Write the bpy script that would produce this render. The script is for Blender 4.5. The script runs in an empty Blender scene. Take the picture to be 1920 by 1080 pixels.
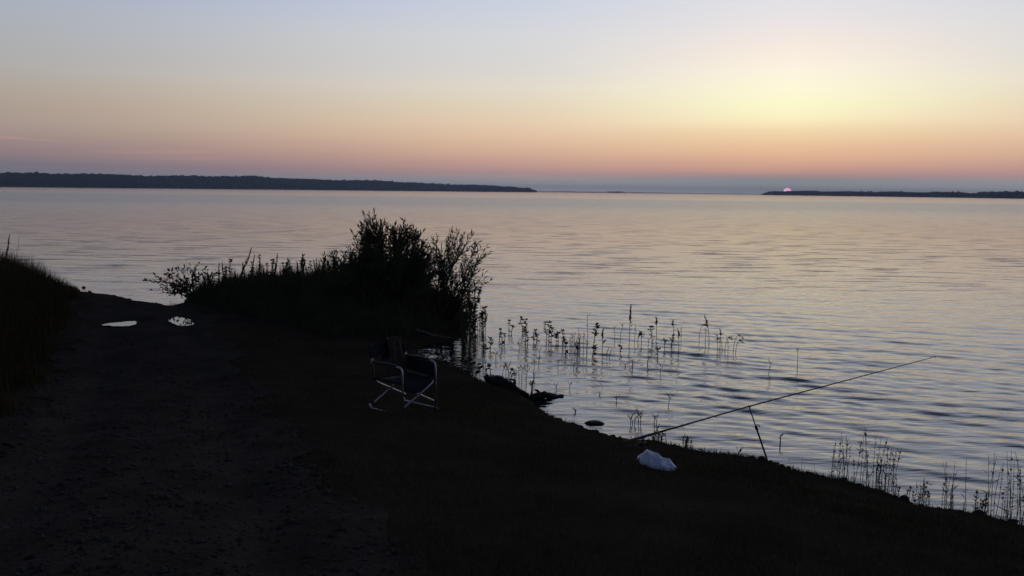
import bpy, math, random
import numpy as np

# ------------------------------------------------------------------ camera, sky, light
R = math.radians
scene = bpy.context.scene
C = scene.collection
F_PX, CAM_H = 1598.0, 3.1
PITCH, ROLL = R(6.48), R(0.66)
cf = np.array([0, math.cos(PITCH), -math.sin(PITCH)])
cr0 = np.array([1.0, 0, 0])
cu0 = np.array([0, math.sin(PITCH), math.cos(PITCH)])
cr = cr0 * math.cos(ROLL) + cu0 * math.sin(ROLL)
cu = -cr0 * math.sin(ROLL) + cu0 * math.cos(ROLL)

cam = bpy.data.cameras.new('camera')
cam.sensor_width = 36.0
cam.lens = 36.0 * F_PX / 1920.0
cam.clip_start, cam.clip_end = 0.05, 20000
camo = bpy.data.objects.new('camera', cam)
C.objects.link(camo)
from mathutils import Matrix, Vector
camo.matrix_world = Matrix(((cr[0], cu[0], -cf[0], 0), (cr[1], cu[1], -cf[1], 0),
                            (cr[2], cu[2], -cf[2], CAM_H), (0, 0, 0, 1)))
scene.camera = camo
scene.view_settings.view_transform = 'Standard'
scene.view_settings.look = 'None'
scene.view_settings.exposure = 0.0
scene.view_settings.gamma = 1.0


def lin(c):
    return tuple(((v / 255 / 12.92) if v <= 10 else ((v / 255 + 0.055) / 1.055) ** 2.4) for v in c)


SUN_AZ, SUN_EL = R(17.72), R(0.145)      # azimuth measured from +Y towards +X
sun_dir = Vector((math.sin(SUN_AZ) * math.cos(SUN_EL), math.cos(SUN_AZ) * math.cos(SUN_EL), math.sin(SUN_EL)))

world = bpy.data.worlds.new('World')
scene.world = world
world.use_nodes = True
nt = world.node_tree
nt.nodes.clear()
N, L = nt.nodes, nt.links


def wn(kind, **kw):
    n = N.new(kind)
    for k, v in kw.items():
        setattr(n, k, v)
    return n


def wmath(op, a, b=None, c=None, clamp=False):
    n = wn('ShaderNodeMath', operation=op, use_clamp=clamp)
    for i, v in enumerate((a, b, c)):
        if v is None:
            continue
        if isinstance(v, (int, float)):
            n.inputs[i].default_value = v
        else:
            L.new(v, n.inputs[i])
    return n.outputs[0]


def wsmooth(v, lo, hi):
    n = wn('ShaderNodeMapRange', interpolation_type='SMOOTHSTEP')
    L.new(v, n.inputs[0])
    n.inputs[1].default_value, n.inputs[2].default_value = lo, hi
    return n.outputs[0]


tc = wn('ShaderNodeTexCoord')
sep = wn('ShaderNodeSeparateXYZ')
L.new(tc.outputs['Generated'], sep.inputs[0])
elev = wmath('MULTIPLY', wmath('ARCSINE', sep.outputs[2]), 180 / math.pi)      # degrees
# streaky unevenness of the thin cloud near the horizon
mp = wn('ShaderNodeMapping')
mp.inputs['Scale'].default_value = (3.0, 3.0, 46.0)
L.new(tc.outputs['Generated'], mp.inputs[0])
cl = wn('ShaderNodeTexNoise')
cl.inputs['Scale'].default_value = 1.6
cl.inputs['Detail'].default_value = 5
L.new(mp.outputs[0], cl.inputs['Vector'])
wob = wmath('MULTIPLY', wmath('SUBTRACT', cl.outputs[0], 0.5), 0.5)
elev_w = wmath('ADD', elev, wmath('MULTIPLY', wob, wsmooth(elev, 9.0, 0.6)))
tpos = wmath('SQRT', wmath('DIVIDE', wmath('MAXIMUM', elev_w, 0.0), 90.0), clamp=True)
hx = wmath('ADD', wmath('MULTIPLY', sep.outputs[0], math.sin(SUN_AZ)), wmath('MULTIPLY', sep.outputs[1], math.cos(SUN_AZ)))
hl = wmath('SQRT', wmath('ADD', wmath('ADD', wmath('MULTIPLY', sep.outputs[0], sep.outputs[0]),
                                      wmath('MULTIPLY', sep.outputs[1], sep.outputs[1])), 1e-8))
az = wmath('MULTIPLY', wmath('ARCCOSINE', wmath('DIVIDE', hx, wmath('MULTIPLY', hl, 1.00001))), 180 / math.pi)

HIGH_S = [(16, (218, 222, 235)), (22, (196, 205, 224)), (35, (84, 96, 130)), (60, (34, 43, 68)), (90, (26, 34, 55))]
HIGH_B = [(16, (164, 177, 206)), (22, (144, 158, 190)), (35, (68, 81, 112)), (60, (32, 41, 66)), (90, (26, 34, 55))]
HIGH_C = [(16, (84, 94, 122)), (22, (66, 78, 106)), (35, (46, 57, 84)), (60, (30, 39, 62)), (90, (26, 34, 55))]
RAMPS = [
    # towards the sun
    [(0, (186, 190, 194)), (0.92, (152, 155, 161)), (1.08, (176, 152, 150)), (1.55, (216, 164, 147)), (2.3, (236, 187, 152)),
     (3.1, (248, 207, 162)), (4.0, (254, 227, 180)), (4.7, (255, 243, 196)), (5.6, (255, 252, 206)), (6.6, (255, 250, 215)), (7.7, (255, 244, 222)),
     (9.2, (253, 239, 227)), (10.5, (241, 233, 231)), (12.5, (227, 228, 234))] + HIGH_S,
    # 18 degrees off the sun
    [(0, (198, 201, 204)), (0.7, (170, 168, 171)), (1.2, (192, 156, 152)), (1.75, (211, 166, 151)), (2.5, (226, 183, 157)), (3.4, (236, 199, 166)),
     (4.4, (241, 214, 182)), (5.5, (238, 220, 193)), (6.7, (235, 226, 209)), (7.9, (226, 222, 216)), (9.9, (220, 221, 223)),
     (12.3, (207, 214, 228))] + HIGH_S,
    # 46 degrees off
    [(0, (140, 139, 150)), (1.2, (127, 121, 132)), (1.7, (142, 127, 133)), (2.2, (154, 134, 135)), (2.9, (164, 145, 139)), (3.75, (172, 156, 146)),
     (4.7, (175, 160, 148)), (5.8, (177, 168, 158)), (6.8, (177, 173, 170)), (8.5, (173, 176, 181)), (10.2, (170, 177, 189)), (12, (158, 171, 201))] + HIGH_B,
    # away from the sun
    [(0, (86, 89, 104)), (2, (86, 88, 104)), (5, (100, 98, 112)), (9, (102, 106, 128)), (12, (98, 108, 136))] + HIGH_C,
]
ramps = []
for stops in RAMPS:
    r = wn('ShaderNodeValToRGB')
    e = r.color_ramp.elements
    r.color_ramp.interpolation = 'LINEAR'
    for i, (el, col) in enumerate(stops):
        p = math.sqrt(el / 90.0)
        s = e[0] if i == 0 else (e[len(e) - 1] if i == len(stops) - 1 else e.new(p))
        s.position = p
        s.color = (*[q * (1.06 if RAMPS.index(stops) == 0 and 4.5 < el < 8 else 1.0) for q in lin(col)], 1)
    L.new(tpos, r.inputs[0])
    ramps.append(r.outputs[0])


def wmix(f, a, b):
    n = wn('ShaderNodeMix', data_type='RGBA')
    L.new(f, n.inputs[0]); L.new(a, n.inputs[6]); L.new(b, n.inputs[7])
    return n.outputs[2]


def wlinear(v, lo, hi):
    n = wn('ShaderNodeMapRange')
    L.new(v, n.inputs[0])
    n.inputs[1].default_value, n.inputs[2].default_value = lo, hi
    return n.outputs[0]


sky = wmix(wsmooth(az, -3, 18.5), ramps[0], ramps[1])
sky = wmix(wsmooth(az, 10.0, 54.0), sky, ramps[2])
sky = wmix(wsmooth(az, 46.0, 150.0), sky, ramps[3])
# a few thin pink wisps low over the horizon
mp2 = wn('ShaderNodeMapping')
mp2.inputs['Scale'].default_value = (2.6, 2.6, 60.0)
mp2.inputs['Location'].default_value = (0.7, 0.2, 0.0)
L.new(tc.outputs['Generated'], mp2.inputs[0])
c2 = wn('ShaderNodeTexNoise')
c2.inputs['Scale'].default_value = 2.4
c2.inputs['Detail'].default_value = 4
L.new(mp2.outputs[0], c2.inputs['Vector'])
wisp = wn('ShaderNodeRGB'); wisp.outputs[0].default_value = (*lin((196, 156, 148)), 1)
wf = wmath('MULTIPLY', wmath('MULTIPLY', wsmooth(c2.outputs[0], 0.56, 0.72), wmath('MULTIPLY', wsmooth(elev, 1.5, 2.2), wsmooth(elev, 4.2, 3.0))), wmath('MULTIPLY', wsmooth(az, 22.0, 40.0), 0.85))
sky = wmix(wf, sky, wisp.outputs[0])
# the setting disc itself, a dull pink through the haze, with its thin aureole
dv = wn('ShaderNodeVectorMath', operation='DISTANCE')
nv = wn('ShaderNodeVectorMath', operation='NORMALIZE')
L.new(tc.outputs['Generated'], nv.inputs[0])
L.new(nv.outputs[0], dv.inputs[0])
dv.inputs[1].default_value = sun_dir
pink = wn('ShaderNodeRGB'); pink.outputs[0].default_value = (2.2, 1.15, 1.8, 1)
halo = wn('ShaderNodeRGB'); halo.outputs[0].default_value = (0.62, 0.22, 0.42, 1)
sky = wmix(wmath('MULTIPLY', wsmooth(dv.outputs['Value'], 0.0062, 0.0044), 0.6), sky, halo.outputs[0])
sky = wmix(wsmooth(dv.outputs['Value'], 0.0048, 0.0040), sky, pink.outputs[0])
bg = wn('ShaderNodeBackground')
L.new(sky, bg.inputs[0])
bg.inputs[1].default_value = 1.0
wo = wn('ShaderNodeOutputWorld')
L.new(bg.outputs[0], wo.inputs[0])

sl = bpy.data.lights.new('sun', 'SUN')
sl.energy = 0.00003                   # the disc is half set and so dulled by the haze that it lights nothing (no glitter on the water)
sl.angle = R(0.53)
sl.color = (1.0, 0.5, 0.6)
so = bpy.data.objects.new('sun', sl)
C.objects.link(so)
so.rotation_euler = sun_dir.to_track_quat('Z', 'Y').to_euler()

# ------------------------------------------------------------------ helpers
rng = np.random.default_rng(11)
random.seed(5)


def ray(x, y):
    d = cf * F_PX + cr * (x - 960) + cu * (540 - y)
    return d / np.linalg.norm(d)


def at_z(x, y, z=0.0):
    d = ray(x, y)
    t = (z - CAM_H) / d[2]
    return np.array([d[0] * t, d[1] * t, z])


def at_y(x, y, Y):
    d = ray(x, y)
    t = Y / d[1]
    return np.array([d[0] * t, Y, CAM_H + d[2] * t])


def mesh(name, v, f, mats=(), smooth=False, mat_idx=None):
    """v (n,3), f: (m,k) int array or list of such arrays"""
    v = np.asarray(v, dtype=np.float64).reshape(-1, 3)
    fl = f if isinstance(f, list) else [f]
    fl = [np.asarray(a, dtype=np.int64) for a in fl if len(a)]
    me = bpy.data.meshes.new(name)
    loops = np.concatenate([a.ravel() for a in fl])
    tot = np.concatenate([np.full(len(a), a.shape[1]) for a in fl])
    start = np.concatenate([[0], np.cumsum(tot)[:-1]])
    me.vertices.add(len(v)); me.loops.add(len(loops)); me.polygons.add(len(tot))
    me.vertices.foreach_set('co', v.ravel())
    me.loops.foreach_set('vertex_index', loops.astype(np.int32))
    me.polygons.foreach_set('loop_start', start.astype(np.int32))
    me.polygons.foreach_set('use_smooth', np.full(len(tot), bool(smooth), dtype=bool))
    for m in mats:
        me.materials.append(m)
    me.update(calc_edges=True)
    me.validate()
    return me


def obj(name, me, parent=None, loc=None, label=None, cat=None, group=None, kind=None):
    o = bpy.data.objects.new(name, me)
    C.objects.link(o)
    if parent is not None:
        o.parent = parent
    if loc is not None:
        o.location = [float(q) for q in loc]
    if label: o['label'] = label
    if cat: o['category'] = cat
    if group: o['group'] = group
    if kind: o['kind'] = kind
    return o


class MB:
    """collects shapes for one mesh"""
    def __init__(s):
        s.v, s.q, s.t, s.n = [], [], [], 0

    def add(s, v, q=None, t=None):
        v = np.asarray(v, float).reshape(-1, 3)
        s.v.append(v)
        if q is not None and len(q): s.q.append(np.asarray(q) + s.n)
        if t is not None and len(t): s.t.append(np.asarray(t) + s.n)
        s.n += len(v)
        return s

    def tube(s, pts, rad, seg=8, cap=True):
        pts = np.asarray(pts, float)
        n = len(pts)
        rad = np.full(n, rad) if np.isscalar(rad) else np.asarray(rad, float)
        tan = np.gradient(pts, axis=0)
        tan /= np.linalg.norm(tan, axis=1)[:, None] + 1e-12
        ref = np.array([0, 0, 1.0]) if abs(tan[0][2]) < 0.9 else np.array([1.0, 0, 0])
        a = np.cross(tan[0], ref); a /= np.linalg.norm(a)
        rings = []
        for i in range(n):
            a = a - tan[i] * np.dot(a, tan[i]); a /= np.linalg.norm(a) + 1e-12
            b = np.cross(tan[i], a)
            th = np.arange(seg) * 2 * math.pi / seg
            rings.append(pts[i] + rad[i] * (np.cos(th)[:, None] * a + np.sin(th)[:, None] * b))
        v = np.concatenate(rings)
        i, j = np.meshgrid(np.arange(n - 1), np.arange(seg), indexing='ij')
        j2 = (j + 1) % seg
        q = np.stack([i * seg + j, i * seg + j2, (i + 1) * seg + j2, (i + 1) * seg + j], -1).reshape(-1, 4)
        t = []
        if cap:
            v = np.concatenate([v, pts[:1], pts[-1:]])
            for k in range(seg):
                t.append((n * seg, (k + 1) % seg, k))
                t.append((n * seg + 1, (n - 1) * seg + k, (n - 1) * seg + (k + 1) % seg))
        return s.add(v, q, np.array(t) if t else None)

    def box(s, c, size, M=None):
        c = np.asarray(c, float); h = np.asarray(size, float) / 2
        v = np.array([[x, y, z] for x in (-1, 1) for y in (-1, 1) for z in (-1, 1)]) * h
        if M is not None: v = v @ np.asarray(M).T
        q = [(0, 1, 3, 2), (4, 6, 7, 5), (0, 4, 5, 1), (2, 3, 7, 6), (0, 2, 6, 4), (1, 5, 7, 3)]
        return s.add(v + c, np.array(q))

    def build(s, name, mats, smooth=False):
        v = np.concatenate(s.v)
        f = ([np.concatenate(s.q)] if s.q else []) + ([np.concatenate(s.t)] if s.t else [])
        return mesh(name, v, f, mats, smooth)


def bez(pts, n=12):
    """smooth curve through points (Catmull-Rom)"""
    P = np.asarray(pts, float)
    P = np.concatenate([2 * P[:1] - P[1:2], P, 2 * P[-1:] - P[-2:-1]])
    out = []
    for i in range(1, len(P) - 2):
        t = np.linspace(0, 1, n, endpoint=False)[:, None]
        p0, p1, p2, p3 = P[i - 1], P[i], P[i + 1], P[i + 2]
        out.append(0.5 * (2 * p1 + (p2 - p0) * t + (2 * p0 - 5 * p1 + 4 * p2 - p3) * t ** 2 + (3 * p1 - p0 - 3 * p2 + p3) * t ** 3))
    out.append(P[-2:-1])
    return np.concatenate(out)


def fillet(pts, r, n=6):
    """polyline with rounded corners"""
    P = [np.asarray(p, float) for p in pts]
    out = [P[0]]
    for i in range(1, len(P) - 1):
        a, b, c = P[i - 1], P[i], P[i + 1]
        d1 = (a - b) / np.linalg.norm(a - b); d2 = (c - b) / np.linalg.norm(c - b)
        k = min(r, 0.45 * np.linalg.norm(a - b), 0.45 * np.linalg.norm(c - b))
        s, e = b + d1 * k, b + d2 * k
        for t in np.linspace(0, 1, n):
            out.append((1 - t) ** 2 * s + 2 * t * (1 - t) * b + t * t * e)
    out.append(P[-1])
    return np.array(out)


def mat(name, col, rough=0.8, metal=0.0, noise=0.0, nscale=20.0, col2=None, bump=0.0, bscale=60.0, spec=0.5, ior=None, sheen=None):
    m = bpy.data.materials.new(name)
    m.use_nodes = True
    t = m.node_tree
    p = t.nodes['Principled BSDF']
    p.inputs['Base Color'].default_value = (*col, 1)
    p.inputs['Roughness'].default_value = rough
    p.inputs['Metallic'].default_value = metal
    p.inputs['Specular IOR Level'].default_value = spec
    if ior: p.inputs['IOR'].default_value = ior
    co = t.nodes.new('ShaderNodeTexCoord')
    if col2 is not None:
        n = t.nodes.new('ShaderNodeTexNoise')
        n.inputs['Scale'].default_value = nscale
        n.inputs['Detail'].default_value = 6
        t.links.new(co.outputs['Object'], n.inputs['Vector'])
        r = t.nodes.new('ShaderNodeValToRGB')
        r.color_ramp.elements[0].position = 0.35
        r.color_ramp.elements[1].position = 0.65
        r.color_ramp.elements[0].color = (*col, 1)
        r.color_ramp.elements[1].color = (*col2, 1)
        t.links.new(n.outputs[0], r.inputs[0])
        t.links.new(r.outputs[0], p.inputs['Base Color'])
    if bump:
        n = t.nodes.new('ShaderNodeTexNoise')
        n.inputs['Scale'].default_value = bscale
        n.inputs['Detail'].default_value = 5
        t.links.new(co.outputs['Object'], n.inputs['Vector'])
        b = t.nodes.new('ShaderNodeBump')
        b.inputs['Strength'].default_value = bump
        b.inputs['Distance'].default_value = 0.02
        t.links.new(n.outputs[0], b.inputs['Height'])
        t.links.new(b.outputs[0], p.inputs['Normal'])
    return m


M_soil = mat('soil', (0.036, 0.028, 0.019), 0.95, col2=(0.055, 0.043, 0.029), nscale=1.4, bump=0.6, bscale=14, spec=0.0)
M_track = mat('track gravel', (0.043, 0.035, 0.029), 0.95, col2=(0.064, 0.053, 0.044), nscale=2.2, bump=0.8, bscale=30, spec=0.0)
M_stone = mat('stone', (0.030, 0.028, 0.027), 0.95, col2=(0.072, 0.068, 0.066), nscale=3, spec=0.05)
M_grass = mat('dry grass', (0.068, 0.062, 0.032), 0.95, col2=(0.108, 0.088, 0.048), nscale=1.2, spec=0.0)
M_tall = mat('tall grass', (0.045, 0.040, 0.016), 0.9, col2=(0.075, 0.055, 0.024), nscale=0.9, spec=0.0)
M_weed = mat('weed', (0.060, 0.066, 0.034), 0.9, col2=(0.095, 0.092, 0.048), nscale=3, spec=0.1)
M_leaf = mat('willow leaf', (0.055, 0.066, 0.034), 0.8, col2=(0.090, 0.098, 0.048), nscale=2.5, spec=0.15)
M_bark = mat('bark', (0.028, 0.022, 0.017), 0.9, col2=(0.05, 0.04, 0.03), nscale=9, bump=0.6, bscale=25, spec=0.1)
M_wet = mat('wet wood', (0.014, 0.011, 0.009), 0.6, col2=(0.028, 0.022, 0.018), nscale=7, bump=0.7, bscale=22, spec=0.2)
M_pale = mat('pale dry wood', (0.09, 0.08, 0.065), 0.85, col2=(0.16, 0.14, 0.115), nscale=9, bump=0.4, bscale=30, spec=0.2)
M_alu = mat('brushed aluminium', (0.40, 0.40, 0.40), 0.45, metal=1.0, col2=(0.50, 0.50, 0.50), nscale=30)
M_cloth = mat('navy canvas', (0.010, 0.012, 0.020), 0.9, col2=(0.013, 0.016, 0.025), nscale=40, bump=0.25, bscale=180, spec=0.25)
M_black = mat('black plastic', (0.012, 0.012, 0.013), 0.5, col2=(0.016, 0.016, 0.017), nscale=20, spec=0.4)
M_jacket = mat('khaki jacket', (0.045, 0.038, 0.028), 0.95, col2=(0.065, 0.056, 0.042), nscale=14, bump=0.4, bscale=60, spec=0.1)
M_bag = mat('white plastic', (0.60, 0.66, 0.78), 0.5, col2=(0.70, 0.75, 0.84), nscale=8, bump=0.6, bscale=26, spec=0.5)
M_rod = mat('carbon rod', (0.012, 0.011, 0.011), 0.35, col2=(0.02, 0.018, 0.018), nscale=15, spec=0.5)
M_cork = mat('dark cork', (0.05, 0.035, 0.022), 0.9, col2=(0.08, 0.055, 0.035), nscale=60)
M_forest = mat('distant foliage', (0.020, 0.028, 0.020), 0.95, col2=(0.038, 0.044, 0.028), nscale=0.03, spec=0.05)
M_far = mat('distant ground', (0.030, 0.032, 0.022), 0.95, col2=(0.045, 0.042, 0.03), nscale=0.02, spec=0.05)

# ------------------------------------------------------------------ terrain
shore_px = [(132, 546), (160, 551), (182, 553), (205, 556), (228, 558), (248, 564), (268, 569), (296, 573), (322, 576), (345, 570),
            (420, 560), (520, 553), (640, 553), (760, 562), (850, 585), (876, 610), (868, 632), (836, 642), (795, 650), (772, 660),
            (790, 672), (824, 680), (850, 690), (880, 700), (915, 717), (950, 732), (985, 746), (1005, 766), (1040, 782), (1090, 799),
            (1150, 822), (1200, 831), (1250, 837), (1330, 849), (1390, 856), (1430, 863), (1500, 889), (1560, 903), (1600, 912),
            (1660, 929), (1700, 941), (1780, 957), (1850, 972), (1920, 990)]
S = np.array([at_z(*p)[:2] for p in shore_px])
S = np.concatenate([[(-4000, 1300), (-400, 120), (-70, 40), (-28, 31), (-20, 29), (-16.5, 27.5)], S, [(6.6, 5.4), (9, 3.0), (20, -4), (90, -30), (4000, -1500)]])


def noise2(x, y, s, seed=0):
    r = np.random.default_rng(100 + seed)
    out = 0
    for k in range(7):
        a, ph = r.uniform(0, 2 * math.pi), r.uniform(0, 6.28)
        fr = s * r.uniform(0.6, 1.8)
        out = out + np.sin(fr * (x * math.cos(a) + y * math.sin(a)) + ph + 0.8 * np.sin(0.7 * fr * (x * math.sin(a) - y * math.cos(a)) + ph * 2))
    return out / 7 * 1.6


def sdist(x, y):
    x = np.asarray(x, float); y = np.asarray(y, float)
    best = np.full(x.shape, 1e18)
    ins = np.zeros(x.shape, bool)
    A, B = S[:-1], S[1:]
    for (ax, ay), (bx, by) in zip(A, B):
        dx, dy = bx - ax, by - ay
        t = np.clip(((x - ax) * dx + (y - ay) * dy) / (dx * dx + dy * dy), 0, 1)
        best = np.minimum(best, (x - ax - t * dx) ** 2 + (y - ay - t * dy) ** 2)
    P = np.concatenate([S, [(6000, -9000), (-6000, -9000)]])
    Q = np.roll(P, -1, 0)
    for (ax, ay), (bx, by) in zip(P, Q):
        if ay == by: continue
        c = (ay > y) != (by > y)
        ins ^= c & (x < (bx - ax) * (y - ay) / (by - ay) + ax)
    return np.where(ins, 1, -1) * np.sqrt(best)


track_c = np.array([(2.5, -8.0), (0.4, -3.0), (-0.9, 1.0), (-2.0, 4.2), (-4.7, 11.0), (-6.9, 16.0), (-8.75, 20.2), (-10.1, 23.2), (-11.0, 25.2)])
track_c = bez(track_c, 14)[:, :2] if False else bez(np.c_[track_c, np.zeros(len(track_c))], 14)[:, :2]


def track_uv(x, y):
    """signed lateral offset from the centre line of the track"""
    best = np.full(np.shape(x), 1e18); off = np.zeros(np.shape(x))
    for (ax, ay), (bx, by) in zip(track_c[:-1], track_c[1:]):
        dx, dy = bx - ax, by - ay
        l2 = dx * dx + dy * dy
        t = np.clip(((x - ax) * dx + (y - ay) * dy) / l2, 0, 1)
        d2 = (x - ax - t * dx) ** 2 + (y - ay - t * dy) ** 2
        s = ((x - ax) * dy - (y - ay) * dx) / math.sqrt(l2)
        m = d2 < best
        best = np.where(m, d2, best); off = np.where(m, s, off)
    return off, np.sqrt(best)


PUDDLES = []      # centre, filled in below
def base_h(x, y):
    x = np.asarray(x, float); y = np.asarray(y, float)
    d = sdist(x, y)
    d = d + 0.09 * noise2(x, y, 3.2, 3) + 0.06 * noise2(x, y, 9, 4)
    far = np.clip(1 - y / 13.0, 0, 1.6)
    rise = 0.16 + 1.38 * far ** 1.15 + 0.012 * np.clip(d, 0, 60)
    near = 0.035 + 0.26 * np.clip(d, 0, 40)
    k = 0.06
    h = np.clip(0.5 + 0.5 * (near - rise) / (k * 4), 0, 1)
    land = near * (1 - h) + rise * h - k * 2 * h * (1 - h)
    edge = np.clip(d / 0.25, 0, 1)
    land = np.where(d > 0, land * (0.3 + 0.7 * edge), 0)
    bed = np.maximum(-0.22 * np.abs(d), -2.2)
    z = np.where(d > 0, land, bed)
    inl = np.clip(d / 1.0, 0, 1)
    off, dist = track_uv(x, y)
    even = 1 - np.clip((y - 13) / 4, 0, 1) * np.clip((3.0 - dist) / 1.0, 0, 1) * 0.9
    z = z + inl * even * (0.035 * noise2(x, y, 1.1, 1) + 0.012 * noise2(x, y, 5.0, 2))
    onland = np.clip(d / 0.8, 0, 1)
    rut = np.exp(-((np.abs(off) - 0.72) / 0.26) ** 2) * (dist < 2)
    z = z - onland * 0.055 * rut
    # raised bank with the tall grass, left of the track
    bank = np.clip((-off - 1.9) / 1.6, 0, 1) * np.clip((y - 9) / 6, 0, 1) * np.clip(d / 2.5, 0, 1)
    z = z + 0.42 * bank * bank * (3 - 2 * bank)
    return z


def hgt(x, y):
    z = base_h(x, y)
    for (px, py, pz, rx, ry) in PUDDLES:
        q_ = np.sqrt(((x - px) / rx) ** 2 + ((y - py) / ry) ** 2)
        k = np.clip((1.9 - q_) / 0.8, 0, 1)
        k = k * k * (3 - 2 * k)
        z = np.where(k > 0, z * (1 - k) + (pz - 0.042) * k, z)
    return z


def h1(x, y):
    return float(hgt(np.array([x]), np.array([y]))[0])


def on_ground(x, y):
    """where the line of sight to a photo point meets the terrain"""
    d = ray(x, y)
    ts = np.linspace(2, 60, 1500)
    zz = hgt(d[0] * ts, d[1] * ts)
    g = CAM_H + d[2] * ts - np.maximum(zz, 0)
    i = int(np.argmax(g < 0))
    t = ts[i]
    return np.array([d[0] * t, d[1] * t, max(h1(d[0] * t, d[1] * t), 0.0)])


for (x, y, rx, ry) in ((224, 607, 0.55, 0.52), (340, 602.5, 0.40, 0.55)):
    p = on_ground(x, y)
    PUDDLES.append((p[0], p[1], p[2] + 0.0, rx, ry))

xs = np.concatenate([-np.geomspace(6500, 19.3, 36), np.arange(-19, 9.0, 0.13), np.geomspace(9.2, 6500, 40)])
ys = np.concatenate([-np.geomspace(6500, 4.2, 30), np.arange(-4, 30, 0.13), np.geomspace(30.3, 7000, 44)])
X, Y = np.meshgrid(xs, ys, indexing='ij')
Z = hgt(X.ravel(), Y.ravel())
nx, ny = len(xs), len(ys)
i, j = np.meshgrid(np.arange(nx - 1), np.arange(ny - 1), indexing='ij')
q = np.stack([i * ny + j, (i + 1) * ny + j, (i + 1) * ny + j + 1, i * ny + j + 1], -1).reshape(-1, 4)
obj('ground', mesh('ground', np.c_[X.ravel(), Y.ravel(), Z], q, [M_soil], True), kind='structure')

# gravel track: a sheet that follows the ground, ragged at its edges
def sheet_track():
    P = track_c[6:-6]
    seg = np.linalg.norm(np.diff(P, axis=0), axis=1)
    s = np.concatenate([[0], np.cumsum(seg)])
    ss = np.arange(0, s[-1], 0.14)
    cx, cy = np.interp(ss, s, P[:, 0]), np.interp(ss, s, P[:, 1])
    tx, ty = np.gradient(cx), np.gradient(cy)
    ln = np.hypot(tx, ty); tx /= ln; ty /= ln
    nl = 21
    v = []
    for k in range(len(ss)):
        wl = 1.35 + 0.16 * math.sin(ss[k] * 2.1) + 0.10 * math.sin(ss[k] * 6.3 + 1) + 0.05 * random.uniform(-1, 1)
        wr = 1.35 + 0.15 * math.sin(ss[k] * 1.7 + 2) + 0.10 * math.sin(ss[k] * 5.1) + 0.05 * random.uniform(-1, 1)
        o = np.linspace(-wl, wr, nl)
        v.append(np.c_[cx[k] + ty[k] * o, cy[k] - tx[k] * o])
    v = np.concatenate(v)
    z = hgt(v[:, 0], v[:, 1]) + 0.012
    keep = np.ones(len(v), bool)
    i, j = np.meshgrid(np.arange(len(ss) - 1), np.arange(nl - 1), indexing='ij')
    q = np.stack([i * nl + j, i * nl + j + 1, (i + 1) * nl + j + 1, (i + 1) * nl + j], -1).reshape(-1, 4)
    return mesh('dirt_track', np.c_[v, z], q[:, ::-1], [M_track], True)


obj('dirt_track', sheet_track(), kind='structure')

# ------------------------------------------------------------------ water
M_water = bpy.data.materials.new('lake water')
M_water.use_nodes = True
t = M_water.node_tree
p = t.nodes['Principled BSDF']
p.inputs['Base Color'].default_value = (0.010, 0.013, 0.017, 1)
p.inputs['Roughness'].default_value = 0.03
p.inputs['IOR'].default_value = 2.0
co = t.nodes.new('ShaderNodeTexCoord')
prev = None
BUMPS = []
for (sx, sy, sc, dist, stg, det) in ((1.0, 3.2, 0.60, 0.085, 0.55, 3.0), (1.0, 3.6, 2.6, 0.012, 0.6, 2.0)):
    mpn = t.nodes.new('ShaderNodeMapping')
    mpn.inputs['Rotation'].default_value = (0, 0, R(12))
    mpn.inputs['Scale'].default_value = (sx, sy, 1)
    t.links.new(co.outputs['Object'], mpn.inputs[0])
    n = t.nodes.new('ShaderNodeTexNoise')
    n.inputs['Scale'].default_value = sc
    n.inputs['Detail'].default_value = det
    n.inputs['Roughness'].default_value = 0.5
    t.links.new(mpn.outputs[0], n.inputs['Vector'])
    b = t.nodes.new('ShaderNodeBump')
    b.inputs['Strength'].default_value = stg
    b.inputs['Distance'].default_value = dist
    t.links.new(n.outputs[0], b.inputs['Height'])
    if prev is not None:
        t.links.new(prev.outputs[0], b.inputs['Normal'])
    prev = b
    BUMPS.append(b)
# sparse cat's-paws: short ruffled streaks out on the lake
mpn = t.nodes.new('ShaderNodeMapping')
mpn.inputs['Rotation'].default_value = (0, 0, R(6))
mpn.inputs['Scale'].default_value = (0.8, 3.6, 1)
t.links.new(co.outputs['Object'], mpn.inputs[0])
n = t.nodes.new('ShaderNodeTexNoise')
n.inputs['Scale'].default_value = 0.42
n.inputs['Detail'].default_value = 3.0
t.links.new(mpn.outputs[0], n.inputs['Vector'])
mr = t.nodes.new('ShaderNodeMapRange')
mr.interpolation_type = 'SMOOTHSTEP'
mr.inputs[1].default_value, mr.inputs[2].default_value = 0.56, 0.72
t.links.new(n.outputs[0], mr.inputs[0])
b = t.nodes.new('ShaderNodeBump')
b.inputs['Strength'].default_value = 0.6
b.inputs['Distance'].default_value = 0.12
t.links.new(mr.outputs[0], b.inputs['Height'])
t.links.new(prev.outputs[0], b.inputs['Normal'])
t.links.new(b.outputs[0], p.inputs['Normal'])
# the open lake is ruffled by ripples finer than can be told apart: rougher away from the sheltered shore
sepw = t.nodes.new('ShaderNodeSeparateXYZ')
t.links.new(co.outputs['Object'], sepw.inputs[0])
for (lo, hi, a_, b_, sock) in ((14, 90, 0.34, 0.10, BUMPS[0].inputs['Strength']), (14, 90, 0.8, 0.16, BUMPS[1].inputs['Strength']), (18, 45, 0.0, 0.75, b.inputs['Strength'])):
    mr = t.nodes.new('ShaderNodeMapRange')
    mr.interpolation_type = 'SMOOTHSTEP'
    t.links.new(sepw.outputs[1], mr.inputs[0])
    mr.inputs[1].default_value, mr.inputs[2].default_value = lo, hi
    mr.inputs[3].default_value, mr.inputs[4].default_value = a_, b_
    t.links.new(mr.outputs[0], sock)


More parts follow.
